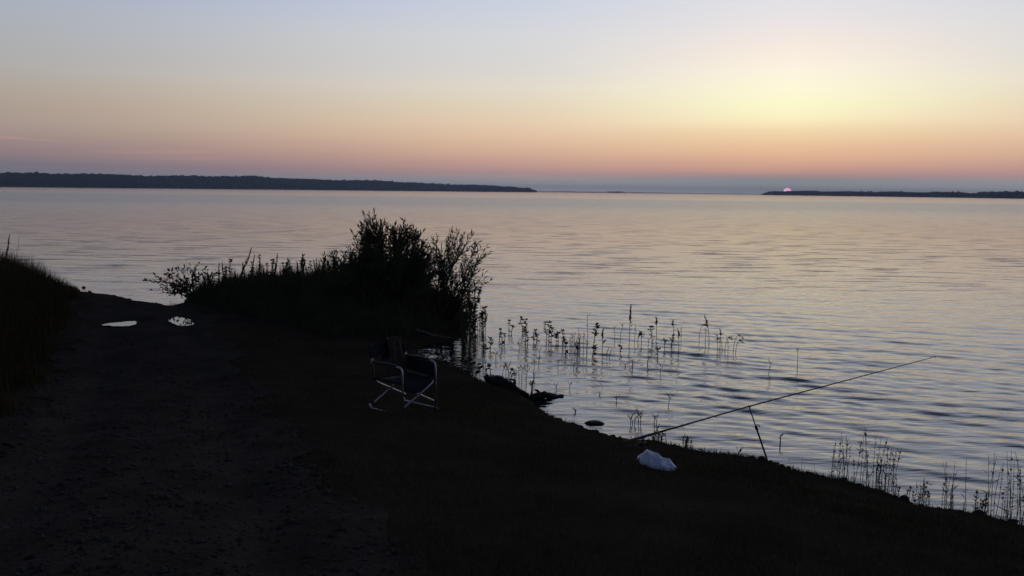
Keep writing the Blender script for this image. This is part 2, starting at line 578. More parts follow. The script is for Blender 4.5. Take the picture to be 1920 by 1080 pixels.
lg = t.nodes.new('ShaderNodeMath'); lg.operation = 'LOGARITHM'; lg.inputs[1].default_value = 10.0
mx = t.nodes.new('ShaderNodeMath'); mx.operation = 'MAXIMUM'; mx.inputs[1].default_value = 1.0
t.links.new(sepw.outputs[1], mx.inputs[0]); t.links.new(mx.outputs[0], lg.inputs[0])
dvd = t.nodes.new('ShaderNodeMath'); dvd.operation = 'MULTIPLY'; dvd.inputs[1].default_value = 0.25
t.links.new(lg.outputs[0], dvd.inputs[0])
rmp = t.nodes.new('ShaderNodeValToRGB')
RO = [(20, 0.04), (60, 0.12), (130, 0.18), (190, 0.25), (340, 0.25), (520, 0.14), (1500, 0.11)]
for k_, (d_, v_) in enumerate(RO):
    e_ = rmp.color_ramp.elements
    ps = math.log10(d_) / 4
    el_ = e_[0] if k_ == 0 else (e_[len(e_) - 1] if k_ == len(RO) - 1 else e_.new(ps))
    el_.position = ps
    el_.color = (v_, v_, v_, 1)
t.links.new(dvd.outputs[0], rmp.inputs[0])
t.links.new(rmp.outputs[0], p.inputs['Roughness'])


def wave_field(x, y, cell):
    """sum of long-crested wavelets running towards the shore; wavelets too short for the mesh are left to the bump"""
    r = np.random.default_rng(77)
    z = np.zeros_like(x)
    wl = np.geomspace(0.17, 1.9, 52)
    for k, lam in enumerate(wl):
        a = R(76) + r.normal(0, R(11 if lam > 0.5 else 17))
        ph = r.uniform(0, 6.28)
        slope = 0.0205 * (1.15 if 0.22 < lam < 0.8 else 0.28)
        amp = slope * lam / (2 * math.pi) * r.uniform(0.6, 1.4)
        kx, ky = 2 * math.pi / lam * math.cos(a), 2 * math.pi / lam * math.sin(a)
        att = np.clip((lam / cell - 2.2) / 3.0, 0, 1)
        if not att.any(): continue
        # gusts: each wavelet waxes and wanes over the lake
        g = 0.65 + 0.5 * np.sin(x * 0.35 / lam ** 0.5 * math.cos(ph) + y * 0.22 * math.sin(ph) + ph * 3)
        z += att * amp * g * np.sin(kx * x + ky * y + ph + 0.5 * np.sin(0.3 * x + ph))
    return z


stepk = 0.95 / (F_PX * CAM_H)
rr = [5.6]
while rr[-1] < 6800:
    rr.append(rr[-1] + min(max(stepk * rr[-1] ** 2, 0.02), 900))
rr = np.array(rr)
aa = np.concatenate([np.linspace(-100, -37, 40, endpoint=False), np.linspace(-37, 37, 640, endpoint=False), np.linspace(37, 100, 41)])
A, RR = np.meshgrid(np.radians(aa), rr, indexing='ij')
WX, WY = RR * np.sin(A), RR * np.cos(A)
cell = np.maximum(np.gradient(rr), 0.02)[None, :] * np.ones_like(A)
WZ = wave_field(WX, WY, np.maximum(cell, RR * 0.0016))
calm = np.clip(-sdist(WX[::1].ravel(), WY.ravel()).reshape(WX.shape) / 2.5, 0, 1) if WX.size < 9e5 else 1.0
WZ = WZ * (0.35 + 0.65 * calm)
na, nr = A.shape
i, j = np.meshgrid(np.arange(na - 1), np.arange(nr - 1), indexing='ij')
q = np.stack([i * nr + j, i * nr + j + 1, (i + 1) * nr + j + 1, (i + 1) * nr + j], -1).reshape(-1, 4)[:, ::-1]
print('water quads', len(q))
obj('lake_water', mesh('lake_water', np.c_[WX.ravel(), WY.ravel(), WZ.ravel()], q[:, ::-1][:, ::-1], [M_water], True), kind='structure')

M_pud = mat('puddle water', (0.012, 0.013, 0.015), 0.02, ior=1.333)
def puddle_outline(kind):
    n = 64
    out = []
    r = np.random.default_rng(3 + kind)
    ph = r.uniform(0, 6.28, 8)
    for k in range(n):
        a = 2 * math.pi * k / n
        w = 1 + 0.07 * math.sin(3 * a + ph[0]) + 0.05 * math.sin(7 * a + ph[1]) + 0.035 * math.sin(13 * a + ph[2]) + 0.02 * math.sin(23 * a + ph[3])
        out.append((math.cos(a) * w, math.sin(a) * w))
    return out


for k, src in enumerate(([(189, 609.3), (205, 605.8), (225, 604.2), (240, 602.3), (252, 602.2), (256, 604), (254, 608), (245, 610.3), (228, 611.4), (212, 611.2), (204, 610), (198, 610.2)],
                         [(315, 600), (320, 597.5), (327, 595), (332, 594), (340, 595.5), (350, 597), (358, 600), (361, 604), (363, 607), (358, 609.8), (347, 610.5), (335, 610.2), (325, 606.5), (319, 603)])):
    pz = PUDDLES[k][2] - 0.004
    o3 = np.array([at_z(a, b, pz) for a, b in src])
    o3 = bez(np.concatenate([o3, o3[:1]]), 6)[:-1]
    o3[:, 0] += 0.012 * noise2(o3[:, 0], o3[:, 1], 40, 7 + k)
    o3[:, 1] += 0.03 * noise2(o3[:, 0], o3[:, 1], 40, 17 + k)
    c = o3.mean(0)
    n = len(o3)
    v = np.concatenate([o3, o3 - [0, 0, 0.05], [c]])
    f3 = np.array([(i_, (i_ + 1) % n, 2 * n) for i_ in range(n)])
    f4 = np.array([(i_, n + i_, n + (i_ + 1) % n, (i_ + 1) % n) for i_ in range(n)])
    obj('puddle', mesh('puddle', v - c, [f3, f4], [M_pud]), loc=c, kind='structure')

# ------------------------------------------------------------------ far shores
def crown_template(seed):
    r = np.random.default_rng(seed)
    g = (1 + 5 ** 0.5) / 2
    v = np.array([(-1, g, 0), (1, g, 0), (-1, -g, 0), (1, -g, 0), (0, -1, g), (0, 1, g), (0, -1, -g), (0, 1, -g), (g, 0, -1), (g, 0, 1), (-g, 0, -1), (-g, 0, 1)], float)
    v /= np.linalg.norm(v[0])
    f = [(0, 11, 5), (0, 5, 1), (0, 1, 7), (0, 7, 10), (0, 10, 11), (1, 5, 9), (5, 11, 4), (11, 10, 2), (10, 7, 6), (7, 1, 8), (3, 9, 4), (3, 4, 2), (3, 2, 6), (3, 6, 8), (3, 8, 9), (4, 9, 5), (2, 4, 11), (6, 2, 10), (8, 6, 7), (9, 8, 1)]
    v = list(map(tuple, v)); mid = {}; nf = []
    def m(a, b):
        k = (min(a, b), max(a, b))
        if k not in mid:
            w = (np.array(v[a]) + np.array(v[b])) / 2
            v.append(tuple(w / np.linalg.norm(w))); mid[k] = len(v) - 1
        return mid[k]
    for a, b, c in f:
        x, y, z = m(a, b), m(b, c), m(c, a)
        nf += [(a, x, z), (b, y, x), (c, z, y), (x, y, z)]
    v = np.array(v)
    v *= (1 + r.uniform(-0.3, 0.25, len(v)))[:, None]
    return v, np.array(nf)


CR = [crown_template(s) for s in range(6)]


def far_shore(name, wood, prof, depth_rows, tree_h, shore_step, bank, seed, label):
    """prof: rows of (photo x, distance, height of the tree tops above the water in m); returns land + wood"""
    r = np.random.default_rng(seed)
    P = []
    for (x, D, H) in prof:
        d = ray(x, 340.0)
        u = d[:2] / np.linalg.norm(d[:2])
        P.append((u[0] * D, u[1] * D, H))
    P = np.array(P)
    seg = np.linalg.norm(np.diff(P[:, :2], axis=0), axis=1)
    s = np.concatenate([[0], np.cumsum(seg)])
    # land: a low bank at the water, rising to the ridge behind
    ss = np.arange(0, s[-1], shore_step * 2)
    px, py, ph = [np.interp(ss, s, P[:, k]) for k in range(3)]
    un = np.c_[px, py] / np.hypot(px, py)[:, None]
    cols = []
    depths = [0, 6, 40, 110, 200, 320]
    for dd in depths:
        kk = np.clip(dd / 200.0, 0, 1)
        z = 0.0 - 1.0 * (dd == 0) + (dd > 0) * (bank + np.maximum(ph - tree_h - bank, 0) * kk ** 0.8)
        if np.isscalar(z): z = np.full(len(ss), z)
        cols.append(np.c_[px + un[:, 0] * dd, py + un[:, 1] * dd, z + 0 * ss])
    v = np.stack(cols, 1).reshape(-1, 3)
    nd = len(depths)
    i, j = np.meshgrid(np.arange(len(ss) - 1), np.arange(nd - 1), indexing='ij')
    q = np.stack([i * nd + j, (i + 1) * nd + j, (i + 1) * nd + j + 1, i * nd + j + 1], -1).reshape(-1, 4)
    obj(name, mesh(name, v, q, [M_far], True), kind='structure')
    mb = MB()
    VV, TT, n0 = [], [], 0
    for dd in depth_rows:
        st = np.arange(0, s[-1], shore_step) + r.uniform(-0.5, 0.5, len(np.arange(0, s[-1], shore_step))) * shore_step
        for q_ in st:
            q_ = min(max(q_, 0), s[-1])
            x, y, H = [np.interp(q_, s, P[:, k]) for k in range(3)]
            if H < 1.5: continue
            u = np.array([x, y]) / math.hypot(x, y)
            dj = dd + r.uniform(-8, 8)
            th = min(tree_h, H) * (r.uniform(0.80, 1.0) + 0.12 * math.sin(q_ * 0.021 + seed) * math.sin(q_ * 0.0083) + (0.16 if r.random() < 0.04 else 0))
            kk = min(max(dj / 200, 0), 1)
            zb = bank * (dj > 3) + max(H - tree_h - bank, 0) * kk ** 0.8
            V, T = CR[r.integers(len(CR))]
            a = r.uniform(0, 6.28)
            w = th * r.uniform(0.34, 0.55)
            M2 = np.array([[math.cos(a), -math.sin(a), 0], [math.sin(a), math.cos(a), 0], [0, 0, 1]])
            VV.append((V * [w, w, th * 0.56]) @ M2.T + [x + u[0] * max(dj, 2), y + u[1] * max(dj, 2), zb + th * 0.46])
            TT.append(T + n0); n0 += len(V)
    obj(wood, mesh(wood, np.concatenate(VV), np.concatenate(TT), [M_forest]), kind='stuff', label=label, cat='wood')
    print(wood, len(TT) * 80)


def hp(px, D):
    return px * D / F_PX


far_shore('headland', 'far_wood',
          [(-260, 1900, hp(26, 1900)), (0, 2000, hp(25, 2000)), (130, 2100, hp(25.5, 2100)), (270, 2230, hp(25, 2230)), (480, 2450, hp(25, 2450)),
           (560, 2550, hp(22, 2550)), (700, 2720, hp(20, 2720)), (800, 2850, hp(16, 2850)), (900, 2980, hp(13.5, 2980)), (960, 3060, hp(10.5, 3060)),
           (990, 3100, hp(7, 3100)), (1006, 3120, hp(3, 3120))],
          (2, 14, 40, 80, 130, 180, 215), 13.0, 6.0, 1.2, 1, 'long dark blue wooded headland along the far side of the lake')
far_shore('far_lowland', 'far_wood',
          [(985, 4700, 3.5), (1040, 4800, 5), (1130, 5000, 5), (1145, 5000, 13), (1165, 5050, 13), (1172, 5050, 5), (1260, 5200, 4.5), (1350, 5200, 3.6), (1440, 5100, 3.0)],
          (2, 14), 9.0, 10.0, 1.4, 2, 'thin line of low distant woodland between the two wooded points')
far_shore('wooded_point', 'far_wood',
          [(1428, 3000, 2), (1440, 2980, hp(5, 2980)), (1452, 2950, hp(7.5, 2950)), (1480, 2900, hp(8, 2900)), (1540, 2780, hp(7.5, 2780)), (1600, 2650, hp(7.5, 2650)),
           (1650, 2560, hp(9, 2560)), (1700, 2450, hp(7, 2450)), (1780, 2300, hp(8, 2300)), (1835, 2200, hp(8, 2200)), (1845, 2180, hp(12, 2180)),
           (1870, 2130, hp(12, 2130)), (1885, 2100, hp(9.5, 2100)), (1920, 2050, hp(10.5, 2050)), (2160, 1800, hp(11, 1800))],
          (2, 12, 26), 13.0, 5.0, 1.0, 3, 'low row of dark trees on the point in front of the setting sun')

# ------------------------------------------------------------------ foliage generators
def blades(x, y, z, h, w, lean, seed, curve=0.4, two=True):
    """grass blades as bent strips: 5 vertices, 3 triangles"""
    r = np.random.default_rng(seed)
    n = len(x)
    a = r.uniform(0, 2 * math.pi, n)
    b = r.uniform(0, 2 * math.pi, n)
    wx, wy = np.cos(a) * w / 2, np.sin(a) * w / 2
    lx, ly = np.cos(b) * lean * h, np.sin(b) * lean * h
    base = np.c_[x, y, z]
    mid = base + np.c_[lx * 0.35, ly * 0.35, h * 0.55]
    tip = base + np.c_[lx, ly, h * (1 - curve * np.abs(lean))]
    side = np.c_[wx, wy, np.zeros(n)]
    V = np.stack([base - side, base + side, mid + side * 0.8, mid - side * 0.8, tip], 1).reshape(-1, 3)
    k = np.arange(n)[:, None] * 5
    q = k + np.array([[0, 1, 2, 3]])
    t3 = k + np.array([[3, 2, 4]])
    return V, q, t3


def leaf_mesh(P, D, U, ln, wd):
    """lance-shaped leaves: point P, direction D, side U"""
    n = len(P)
    Nn = np.cross(D, U)
    a = P
    b = P + D * (ln * 0.38)[:, None] + U * (wd / 2)[:, None]
    c = P + D * (ln * 0.38)[:, None] - U * (wd / 2)[:, None]
    e = P + D * ln[:, None] - Nn * (ln * 0.12)[:, None]
    V = np.stack([a, b, e, c], 1).reshape(-1, 3)
    k = np.arange(n)[:, None] * 4
    return V, np.concatenate([k + np.array([[0, 1, 2]]), k + np.array([[0, 2, 3]])])


def unit(v):
    return v / (np.linalg.norm(v, axis=-1, keepdims=True) + 1e-12)


def willow(base, tips, seed, leaf_len=0.10, shoots=5, density=1.0, mat_leaf=None, leaf_w=0.22):
    """shrub: one stem to each tip, side shoots on the upper part, leaves along the shoots"""
    r = np.random.default_rng(seed)
    wood, P, D = MB(), [], []
    def leafy(path, start, gap):
        seg = np.linalg.norm(np.diff(path, axis=0), axis=1)
        s = np.concatenate([[0], np.cumsum(seg)])
        k = start * s[-1]
        while k < s[-1]:
            p = np.array([np.interp(k, s, path[:, c]) for c in range(3)])
            q = np.array([np.interp(min(k + 0.03, s[-1]), s, path[:, c]) for c in range(3)])
            tdir = unit(q - p) if np.linalg.norm(q - p) > 1e-6 else np.array([0, 0, 1.0])
            out = unit(r.normal(0, 1, 3))
            dd = unit(tdir * 0.75 + out * 0.75 + np.array([0, 0, 0.1]))
            P.append(p); D.append(dd)
            k += gap * r.uniform(0.6, 1.5)
        P.append(path[-1]); D.append(unit(path[-1] - path[-2] + r.normal(0, 0.004, 3)))
    for (tx, ty, tz) in tips:
        b0 = np.array([base[0] + r.normal(0, 0.18), base[1] + r.normal(0, 0.15), base[2] - 0.05])
        tip = np.array([tx, ty, tz - 0.07])
        m1 = b0 + (tip - b0) * 0.35 + np.array([r.normal(0, .06), r.normal(0, .06), 0.10 * np.linalg.norm(tip - b0)])
        m2 = b0 + (tip - b0) * 0.72 + np.array([r.normal(0, .05), r.normal(0, .05), 0.06 * np.linalg.norm(tip - b0)])
        path = bez([b0, m1, m2, tip], 6)
        wood.tube(path, np.linspace(0.016, 0.003, len(path)), 4, cap=False)
        leafy(path, 0.35, 0.024 / density)
        ln = np.linalg.norm(tip - b0)
        for _ in range(shoots):
            f = r.uniform(0.3, 0.95)
            k = int(f * (len(path) - 2))
            p0 = path[k]
            d0 = unit(unit(path[k + 1] - path[k]) * 0.8 + unit(r.normal(0, 1, 3)) * 0.8 + np.array([0, 0, 0.35]))
            l = min(ln * r.uniform(0.12, 0.26), 0.20 + 0.9 * (1 - f) * ln * 0.5)
            sp = bez([p0, p0 + d0 * l * 0.5 + [0, 0, l * 0.04], p0 + d0 * l + [0, 0, l * 0.16]], 4)
            wood.tube(sp, np.linspace(0.006, 0.002, len(sp)), 3, cap=False)
            leafy(sp, 0.12, 0.021 / density)
    P, D = np.array(P), np.array(D)
    U = unit(np.cross(D, unit(r.normal(0, 1, (len(D), 3)))))
    ln = leaf_len * r.uniform(0.6, 1.25, len(P))
    V, T = leaf_mesh(P, D, U, ln, ln * leaf_w)
    return wood, V, T


def make_shrub(name, base, tips, seed, label, group, **kw):
    ml = kw.pop('mat_leaf', M_leaf)
    wood, V, T = willow(base, tips, seed, **kw)
    root = obj(name, None, loc=base, label=label, cat='bush', group=group)
    w = wood.build('stems', [M_bark])
    for me_, nm in ((w, 'stems'), (mesh('crown', V, T, [ml]), 'crown')):
        me_.transform(Matrix.Translation([-float(b) for b in base]))
        obj(nm, me_, root)
    print(name, len(T))
    return root


# two willows on the spit: outline points (photo x, y) spread over some depth
def tips_from(outline, n, y0, spread, seed, low=0.45):
    r = np.random.default_rng(seed)
    outline = [(a, b + 8) for a, b in outline]
    o = np.array(outline, float)
    out = []
    for (a, b) in outline:
        out.append(at_y(a, b, y0 + r.uniform(-0.25, 0.25) * spread))
    lo_y = 600
    k = 0
    while k < n:
        x = r.uniform(o[:, 0].min(), o[:, 0].max())
        top = np.interp(x, o[:, 0], o[:, 1])
        y = top + (lo_y - top) * r.uniform(0.02, low) ** 1.0
        p = at_y(x, y, y0 + r.normal(0, 0.45) * spread)
        out.append(p); k += 1
    return out


WB_Y = 18.6
b1 = at_y(715, 600, WB_Y); b1[2] = h1(b1[0], b1[1])
out1 = [(604, 478), (622, 470), (645, 462), (662, 424), (670, 432), (684, 402), (693, 390), (703, 412), (716, 418), (734, 414), (748, 424),
        (758, 412), (772, 424), (782, 426), (796, 440), (806, 452), (814, 478), (822, 500)]
make_shrub('willow_bush', b1, tips_from(out1, 84, WB_Y, 0.9, 4, 0.5), 21, 'dense dark willow bush on the grassy spit, tallest of the shore plants', None, shoots=10, density=0.85, leaf_len=0.125, leaf_w=0.25)
b2 = at_y(826, 615, WB_Y - 0.3); b2[2] = h1(b2[0], b2[1])
out2 = [(816, 436), (828, 446), (842, 436), (858, 428), (868, 424), (884, 428), (893, 446), (912, 461), (906, 470), (898, 490), (884, 512), (880, 532), (868, 548)]
make_shrub('willow_bush', b2, tips_from(sorted(out2), 14, WB_Y - 0.3, 0.6, 8, 0.45), 22, 'loose airy willow bush leaning out over the water beside the dense one', None, shoots=8, density=0.6, leaf_len=0.115)

# low broad-leaved shrub hanging over the water at the left end of the spit
b3 = at_z(372, 556, 0.12)
tips3 = []
r = np.random.default_rng(9)
for (a, b) in [(272, 521), (281, 540), (296, 520), (300, 545), (312, 510), (322, 530), (330, 512), (338, 542), (345, 500), (358, 506), (368, 495), (384, 498), (398, 508), (402, 520), (318, 546), (335, 525), (352, 518), (365, 512), (308, 530), (318, 536), (328, 545), (342, 532), (350, 540), (360, 530), (372, 520), (380, 512), (392, 516), (345, 548), (355, 550)]:
    tips3.append(at_y(a, b, b3[1] + r.uniform(-0.4, 0.4)))
make_shrub('hanging_shrub', b3, tips3, 23, 'low broad-leaved shrub with drooping twigs hanging over the water at the track end', None, shoots=3, density=0.42, leaf_len=0.10, leaf_w=0.5, mat_leaf=M_weed)


# ---------------------------------------------------------------- single plants
def stalk_mesh(kind, h, seed):
    """returns (stem MB, leaf V, leaf T)"""
    r = np.random.default_rng(seed)
    lean = r.normal(0, 0.11, 2) * h
    if kind == 'droop':
        s = r.choice([-1, 1])
        path = bez([(0, 0, -0.15), (0.02 * s, 0, h * 0.55), (0.07 * s, 0, h * 0.92), (0.2 * s * h / 0.6, 0.02, h), (0.34 * s * h / 0.6, 0.03, h * 0.82)], 5)
    else:
        path = bez([(0, 0, -0.15), (lean[0] * 0.2, lean[1] * 0.2, h * 0.4), (lean[0] * 0.7 + r.normal(0, 0.012), lean[1] * 0.7, h * 0.75), (lean[0], lean[1], h)], 5)
    st = MB()
    r0 = {'leafy': 0.008, 'spike': 0.007, 'reed': 0.0055, 'droop': 0.0055, 'twig': 0.009}[kind]
    st.tube(path, np.linspace(r0, r0 * 0.45, len(path)), 4, cap=False)
    P, D, ln, wd = [], [], [], []
    def pt(f):
        k = f * (len(path) - 1); i_ = min(int(k), len(path) - 2)
        return path[i_] + (path[i_ + 1] - path[i_]) * (k - i_)
    if kind == 'leafy':
        n = int(h / 0.024)
        for i_ in range(n):
            f = 0.06 + 0.94 * (i_ + r.uniform(0, 0.6)) / n
            for s in range(2):
                a = r.uniform(0, 6.28)
                P.append(pt(min(f, 1))); D.append((math.cos(a), math.sin(a), r.uniform(-0.1, 0.9)))
                l = r.uniform(0.045, 0.095) * (0.55 + 0.6 * (math.sin(f * 19 + seed) > 0)); ln.append(l); wd.append(l * 0.45)
        for i_ in range(7):
            a = r.uniform(0, 6.28)
            P.append(pt(1.0)); D.append((math.cos(a) * 0.7, math.sin(a) * 0.7, r.uniform(0.2, 1))); ln.append(0.06); wd.append(0.03)
    elif kind == 'spike':
        n = int(h / 0.008)
        for i_ in range(n):
            f = r.uniform(0.45, 1.0)
            a = r.uniform(0, 6.28)
            P.append(pt(f)); D.append((math.cos(a) * 0.6, math.sin(a) * 0.6, 1.0)); l = r.uniform(0.03, 0.075) * (1.5 - f); ln.append(l); wd.append(l * 0.42)
        for i_ in range(4):
            a = r.uniform(0, 6.28); f = r.uniform(0.25, 0.6)
            P.append(pt(f)); D.append((math.cos(a), math.sin(a), 0.8)); ln.append(0.11); wd.append(0.018)
    elif kind in ('reed', 'droop'):
        for i_ in range(4 if kind == 'reed' else 6):
            f = r.uniform(0.3, 0.9); a = r.uniform(0, 6.28)
            P.append(pt(f)); D.append((math.cos(a) * 0.6, math.sin(a) * 0.6, 0.8 if kind == 'reed' else 0.2)); ln.append(r.uniform(0.05, 0.16)); wd.append(0.011)
        if kind == 'droop':
            for i_ in range(24):
                f = r.uniform(0.65, 1)
                P.append(pt(f)); D.append((r.normal(0, .5), r.normal(0, .5), -0.5)); ln.append(0.05); wd.append(0.012)
    elif kind == 'twig':
        for i_ in range(5):
            f = r.uniform(0.3, 0.95); a = r.uniform(0, 6.28)
            P.append(pt(f)); D.append((math.cos(a), math.sin(a), 0.5)); ln.append(r.uniform(0.05, 0.1)); wd.append(0.012)
    D = unit(np.array(D)); P = np.array(P)
    U = unit(np.cross(D, unit(r.normal(0, 1, D.shape))))
    V, T = leaf_mesh(P, D, U, np.array(ln), np.array(wd))
    return st, V, T


seedc = [1000]
def plant(kind, name, base, h, label, group, cat='plant', parts=True):
    seedc[0] += 1
    st, V, T = stalk_mesh(kind, h, seedc[0])
    root = obj(name, None, loc=base, label=label, cat=cat, group=group)
    obj('stem', st.build('stem', [M_weed]), root)
    obj('foliage', mesh('foliage', V, T, [M_weed]), root)
    return root


def height_px(base, px):
    return px / F_PX * float(np.linalg.norm(base - np.array([0, 0, CAM_H]))) * 1.02


# plants standing in the shallows: (photo x, top y, foot y, kind)
z3 = lambda u, t, b: (850 + u / 3.368, 540 + t / 3.368, 540 + b / 3.368)
W = []
for (u, a, b, k) in [(350, 210, 262, 'leafy'), (368, 240, 292, 'leafy'), (438, 188, 285, 'leafy'), (456, 205, 352, 'leafy'), (470, 285, 350, 'leafy'), (290, 262, 322, 'leafy'),
                     (308, 290, 362, 'leafy'), (322, 292, 345, 'leafy'), (508, 290, 345, 'leafy'), (530, 270, 332, 'leafy'), (590, 222, 335, 'leafy'), (604, 218, 345, 'leafy'),
                     (616, 255, 345, 'leafy'), (663, 285, 345, 'leafy'), (695, 270, 335, 'leafy'), (710, 330, 402, 'leafy'), (885, 228, 372, 'leafy'), (878, 380, 440, 'leafy'),
                     (1255, 250, 345, 'leafy'), (1375, 305, 382, 'leafy'), (1290, 390, 432, 'leafy'), (1053, 370, 415, 'leafy'), (185, 368, 470, 'leafy'), (235, 322, 384, 'leafy'),
                     (235, 490, 542, 'leafy'), (500, 600, 650, 'leafy'),
                     (940, 265, 402, 'spike'), (1110, 110, 352, 'spike'), (1425, 265, 392, 'spike'), (1618, 185, 345, 'spike'), (1285, 185, 300, 'spike'), (1390, 208, 295, 'spike'),
                     (1165, 280, 335, 'spike'), (1190, 275, 352, 'spike'), (1335, 320, 384, 'spike'), (1685, 265, 352, 'spike'), (780, 350, 445, 'spike'),
                     (848, 150, 345, 'reed'), (1020, 240, 335, 'reed'), (1053, 225, 342, 'reed'), (1145, 232, 342, 'reed'), (1228, 310, 372, 'reed'), (1440, 268, 325, 'reed'),
                     (1590, 250, 362, 'reed'), (1670, 280, 392, 'reed'), (1735, 330, 425, 'reed'), (970, 390, 450, 'reed'), (985, 390, 442, 'reed'), (840, 330, 430, 'reed'),
                     (1305, 500, 545, 'reed'), (1030, 690, 715, 'reed'), (735, 605, 632, 'reed'), (650, 620, 640, 'reed'), (1360, 690, 740, 'reed'), (545, 380, 430, 'reed'),
                     (415, 350, 390, 'reed'), (265, 405, 455, 'reed'), (275, 405, 450, 'reed'), (540, 440, 480, 'reed'), (760, 480, 505, 'reed'), (660, 460, 490, 'reed'),
                     (1550, 232, 330, 'droop'), (1712, 312, 400, 'droop'), (1765, 300, 410, 'droop'), (1780, 330, 412, 'droop'), (1700, 318, 390, 'droop'),
                     (1130, 450, 505, 'twig'), (1225, 430, 492, 'twig'), (1085, 478, 496, 'twig'), (510, 540, 572, 'twig'), (770, 770, 785, 'twig'), (925, 665, 678, 'twig')]:
    W.append((*z3(u, a, b), k))
for (u, a, b) in [(205, 340, 590), (305, 468, 592), (330, 470, 596), (342, 468, 600), (355, 490, 585), (460, 480, 622), (505, 460, 542), (415, 500, 592), (430, 505, 590), (385, 510, 596), (395, 515, 590), (150, 480, 585), (165, 490, 590)]:
    W.append((*z3(u, a, b), 'reed'))
for (u, a, b) in [(120, 478, 560), (135, 490, 590), (110, 480, 540), (95, 470, 520), (210, 520, 575), (365, 520, 590)]:
    W.append((*z3(u, a, b), 'leafy'))
for (x, a, b, k) in [(1495, 655, 690, 'reed'), (1441, 677, 701, 'reed'), (1463, 816, 833, 'twig'), (1182, 778, 794, 'reed'), (1190, 772, 795, 'reed'), (1197, 775, 794, 'reed'),
                     (1201, 772, 793, 'reed'), (1186, 784, 795, 'reed'), (1227, 783, 796, 'reed'), (1231, 782, 797, 'reed'), (1234, 797, 834, 'reed'), (1384, 845, 856, 'reed')]:
    W.append((x, a, b, k))
def where(x, y):
    if y > 775: return 'close in by the low wet stone' if x < 1300 else 'close in beyond the rod rest'
    if x < 1010 and y > 660: return 'right behind the driftwood log'
    if x < 945: return 'just off the foot of the willows'
    if x > 1420: return 'alone out past the bent reeds'
    if x > 1290: return 'beside the bent reeds'
    if y > 664: return 'between the plant patch and the driftwood branch'
    if x < 1075: return 'in the leafy half of the plant patch'
    return 'in the sparse half of the plant patch'


LBL = {'leafy': ('marsh_plant', 'leafy marsh plant standing in the water'), 'spike': ('flower_spike', 'slim marsh plant with tapering seed spike'),
       'reed': ('reed_stalk', 'bare thin reed stalk in the water'), 'droop': ('bent_reed', 'reed with its head bent over in a hook'),
       'twig': ('broken_stem', 'short crooked broken stem in the water')}
for (x, a, b, k) in W:
    base = at_z(x, b, 0.0)
    zg = h1(base[0], base[1])
    if zg > 0: base = on_ground(x, b)
    lb = LBL[k][1] + ' ' + where(x, b) if k != 'droop' else 'reed with its head bent over in a hook at the plant patch end'
    if k == 'spike' and a < 575: lb = 'tallest slim seed spike standing above all other plants in the shallows'
    plant(k, LBL[k][0], base, height_px(base, b - a), lb, lb.replace('plant standing', 'plants standing').replace('stalk in', 'stalks in').replace('stem in', 'stems in'))
# the denser stand at the foot of the willows
r = np.random.default_rng(31)
for k in range(46):
    x = 866 + abs(r.normal(0, 22)); b = r.uniform(606, 646) - max(0, (x - 885)) * 0.1
    if x > 922: x = 868 + r.uniform(0, 50)
    hh = r.uniform(30, 74) * (1.15 if x < 890 else 0.75)
    kd = ['leafy', 'spike', 'reed', 'leafy'][k % 4]
    base = at_z(x, b, 0.0)
    if h1(base[0], base[1]) > 0: base = on_ground(x, b)
    nm = {'leafy': 'marsh_plant', 'spike': 'flower_spike', 'reed': 'reed_stalk'}[kd]
    lb = {'leafy': 'leafy marsh plant crowded against the foot of the willows', 'spike': 'spiked marsh plant crowded against the foot of the willows', 'reed': 'thin reed crowded against the foot of the willows'}[kd]
    plant(kd, nm, base, height_px(base, hh), lb, lb.replace('plant', 'plants').replace('reed ', 'reeds '))

# tall weeds standing out of the undergrowth of the spit: (x, top y)
for (x, a, k) in [(437, 465, 'spike'), (432, 488, 'leafy'), (443, 486, 'spike'), (466, 478, 'spike'), (426, 492, 'spike'), (484, 482, 'spike'), (494, 480, 'leafy'), (508, 477, 'spike'), (512, 488, 'leafy'),
                  (520, 490, 'spike'), (535, 484, 'spike'), (548, 480, 'leafy'), (553, 500, 'spike'), (567, 496, 'leafy'), (575, 478, 'spike'), (582, 486, 'spike'), (590, 492, 'leafy'), (598, 488, 'spike'),
                  (357, 484, 'reed'), (366, 500, 'spike'), (395, 498, 'reed'), (410, 494, 'spike'), (418, 503, 'leafy'), (452, 492, 'spike'), (474, 492, 'leafy'), (528, 496, 'leafy'), (560, 492, 'spike'), (604, 480, 'spike')]:
    Yd = 21.0 - (x - 400) / 200 * 1.1
    tip = at_y(x, a, Yd)
    base = np.array([tip[0], tip[1], h1(tip[0], tip[1])])
    plant(k, 'tall_weed', base, tip[2] - base[2], {'spike': 'tall spiked weed rising out of the thicket left of the willow bush', 'leafy': 'tall leafy weed rising out of the thicket left of the willow bush', 'reed': 'bare thin stalk rising above the hanging shrub'}[k],
          {'spike': 'tall spiked weeds on the spit', 'leafy': 'tall leafy weeds on the spit', 'reed': 'bare stalks on the spit'}[k])
rw = np.random.default_rng(61)
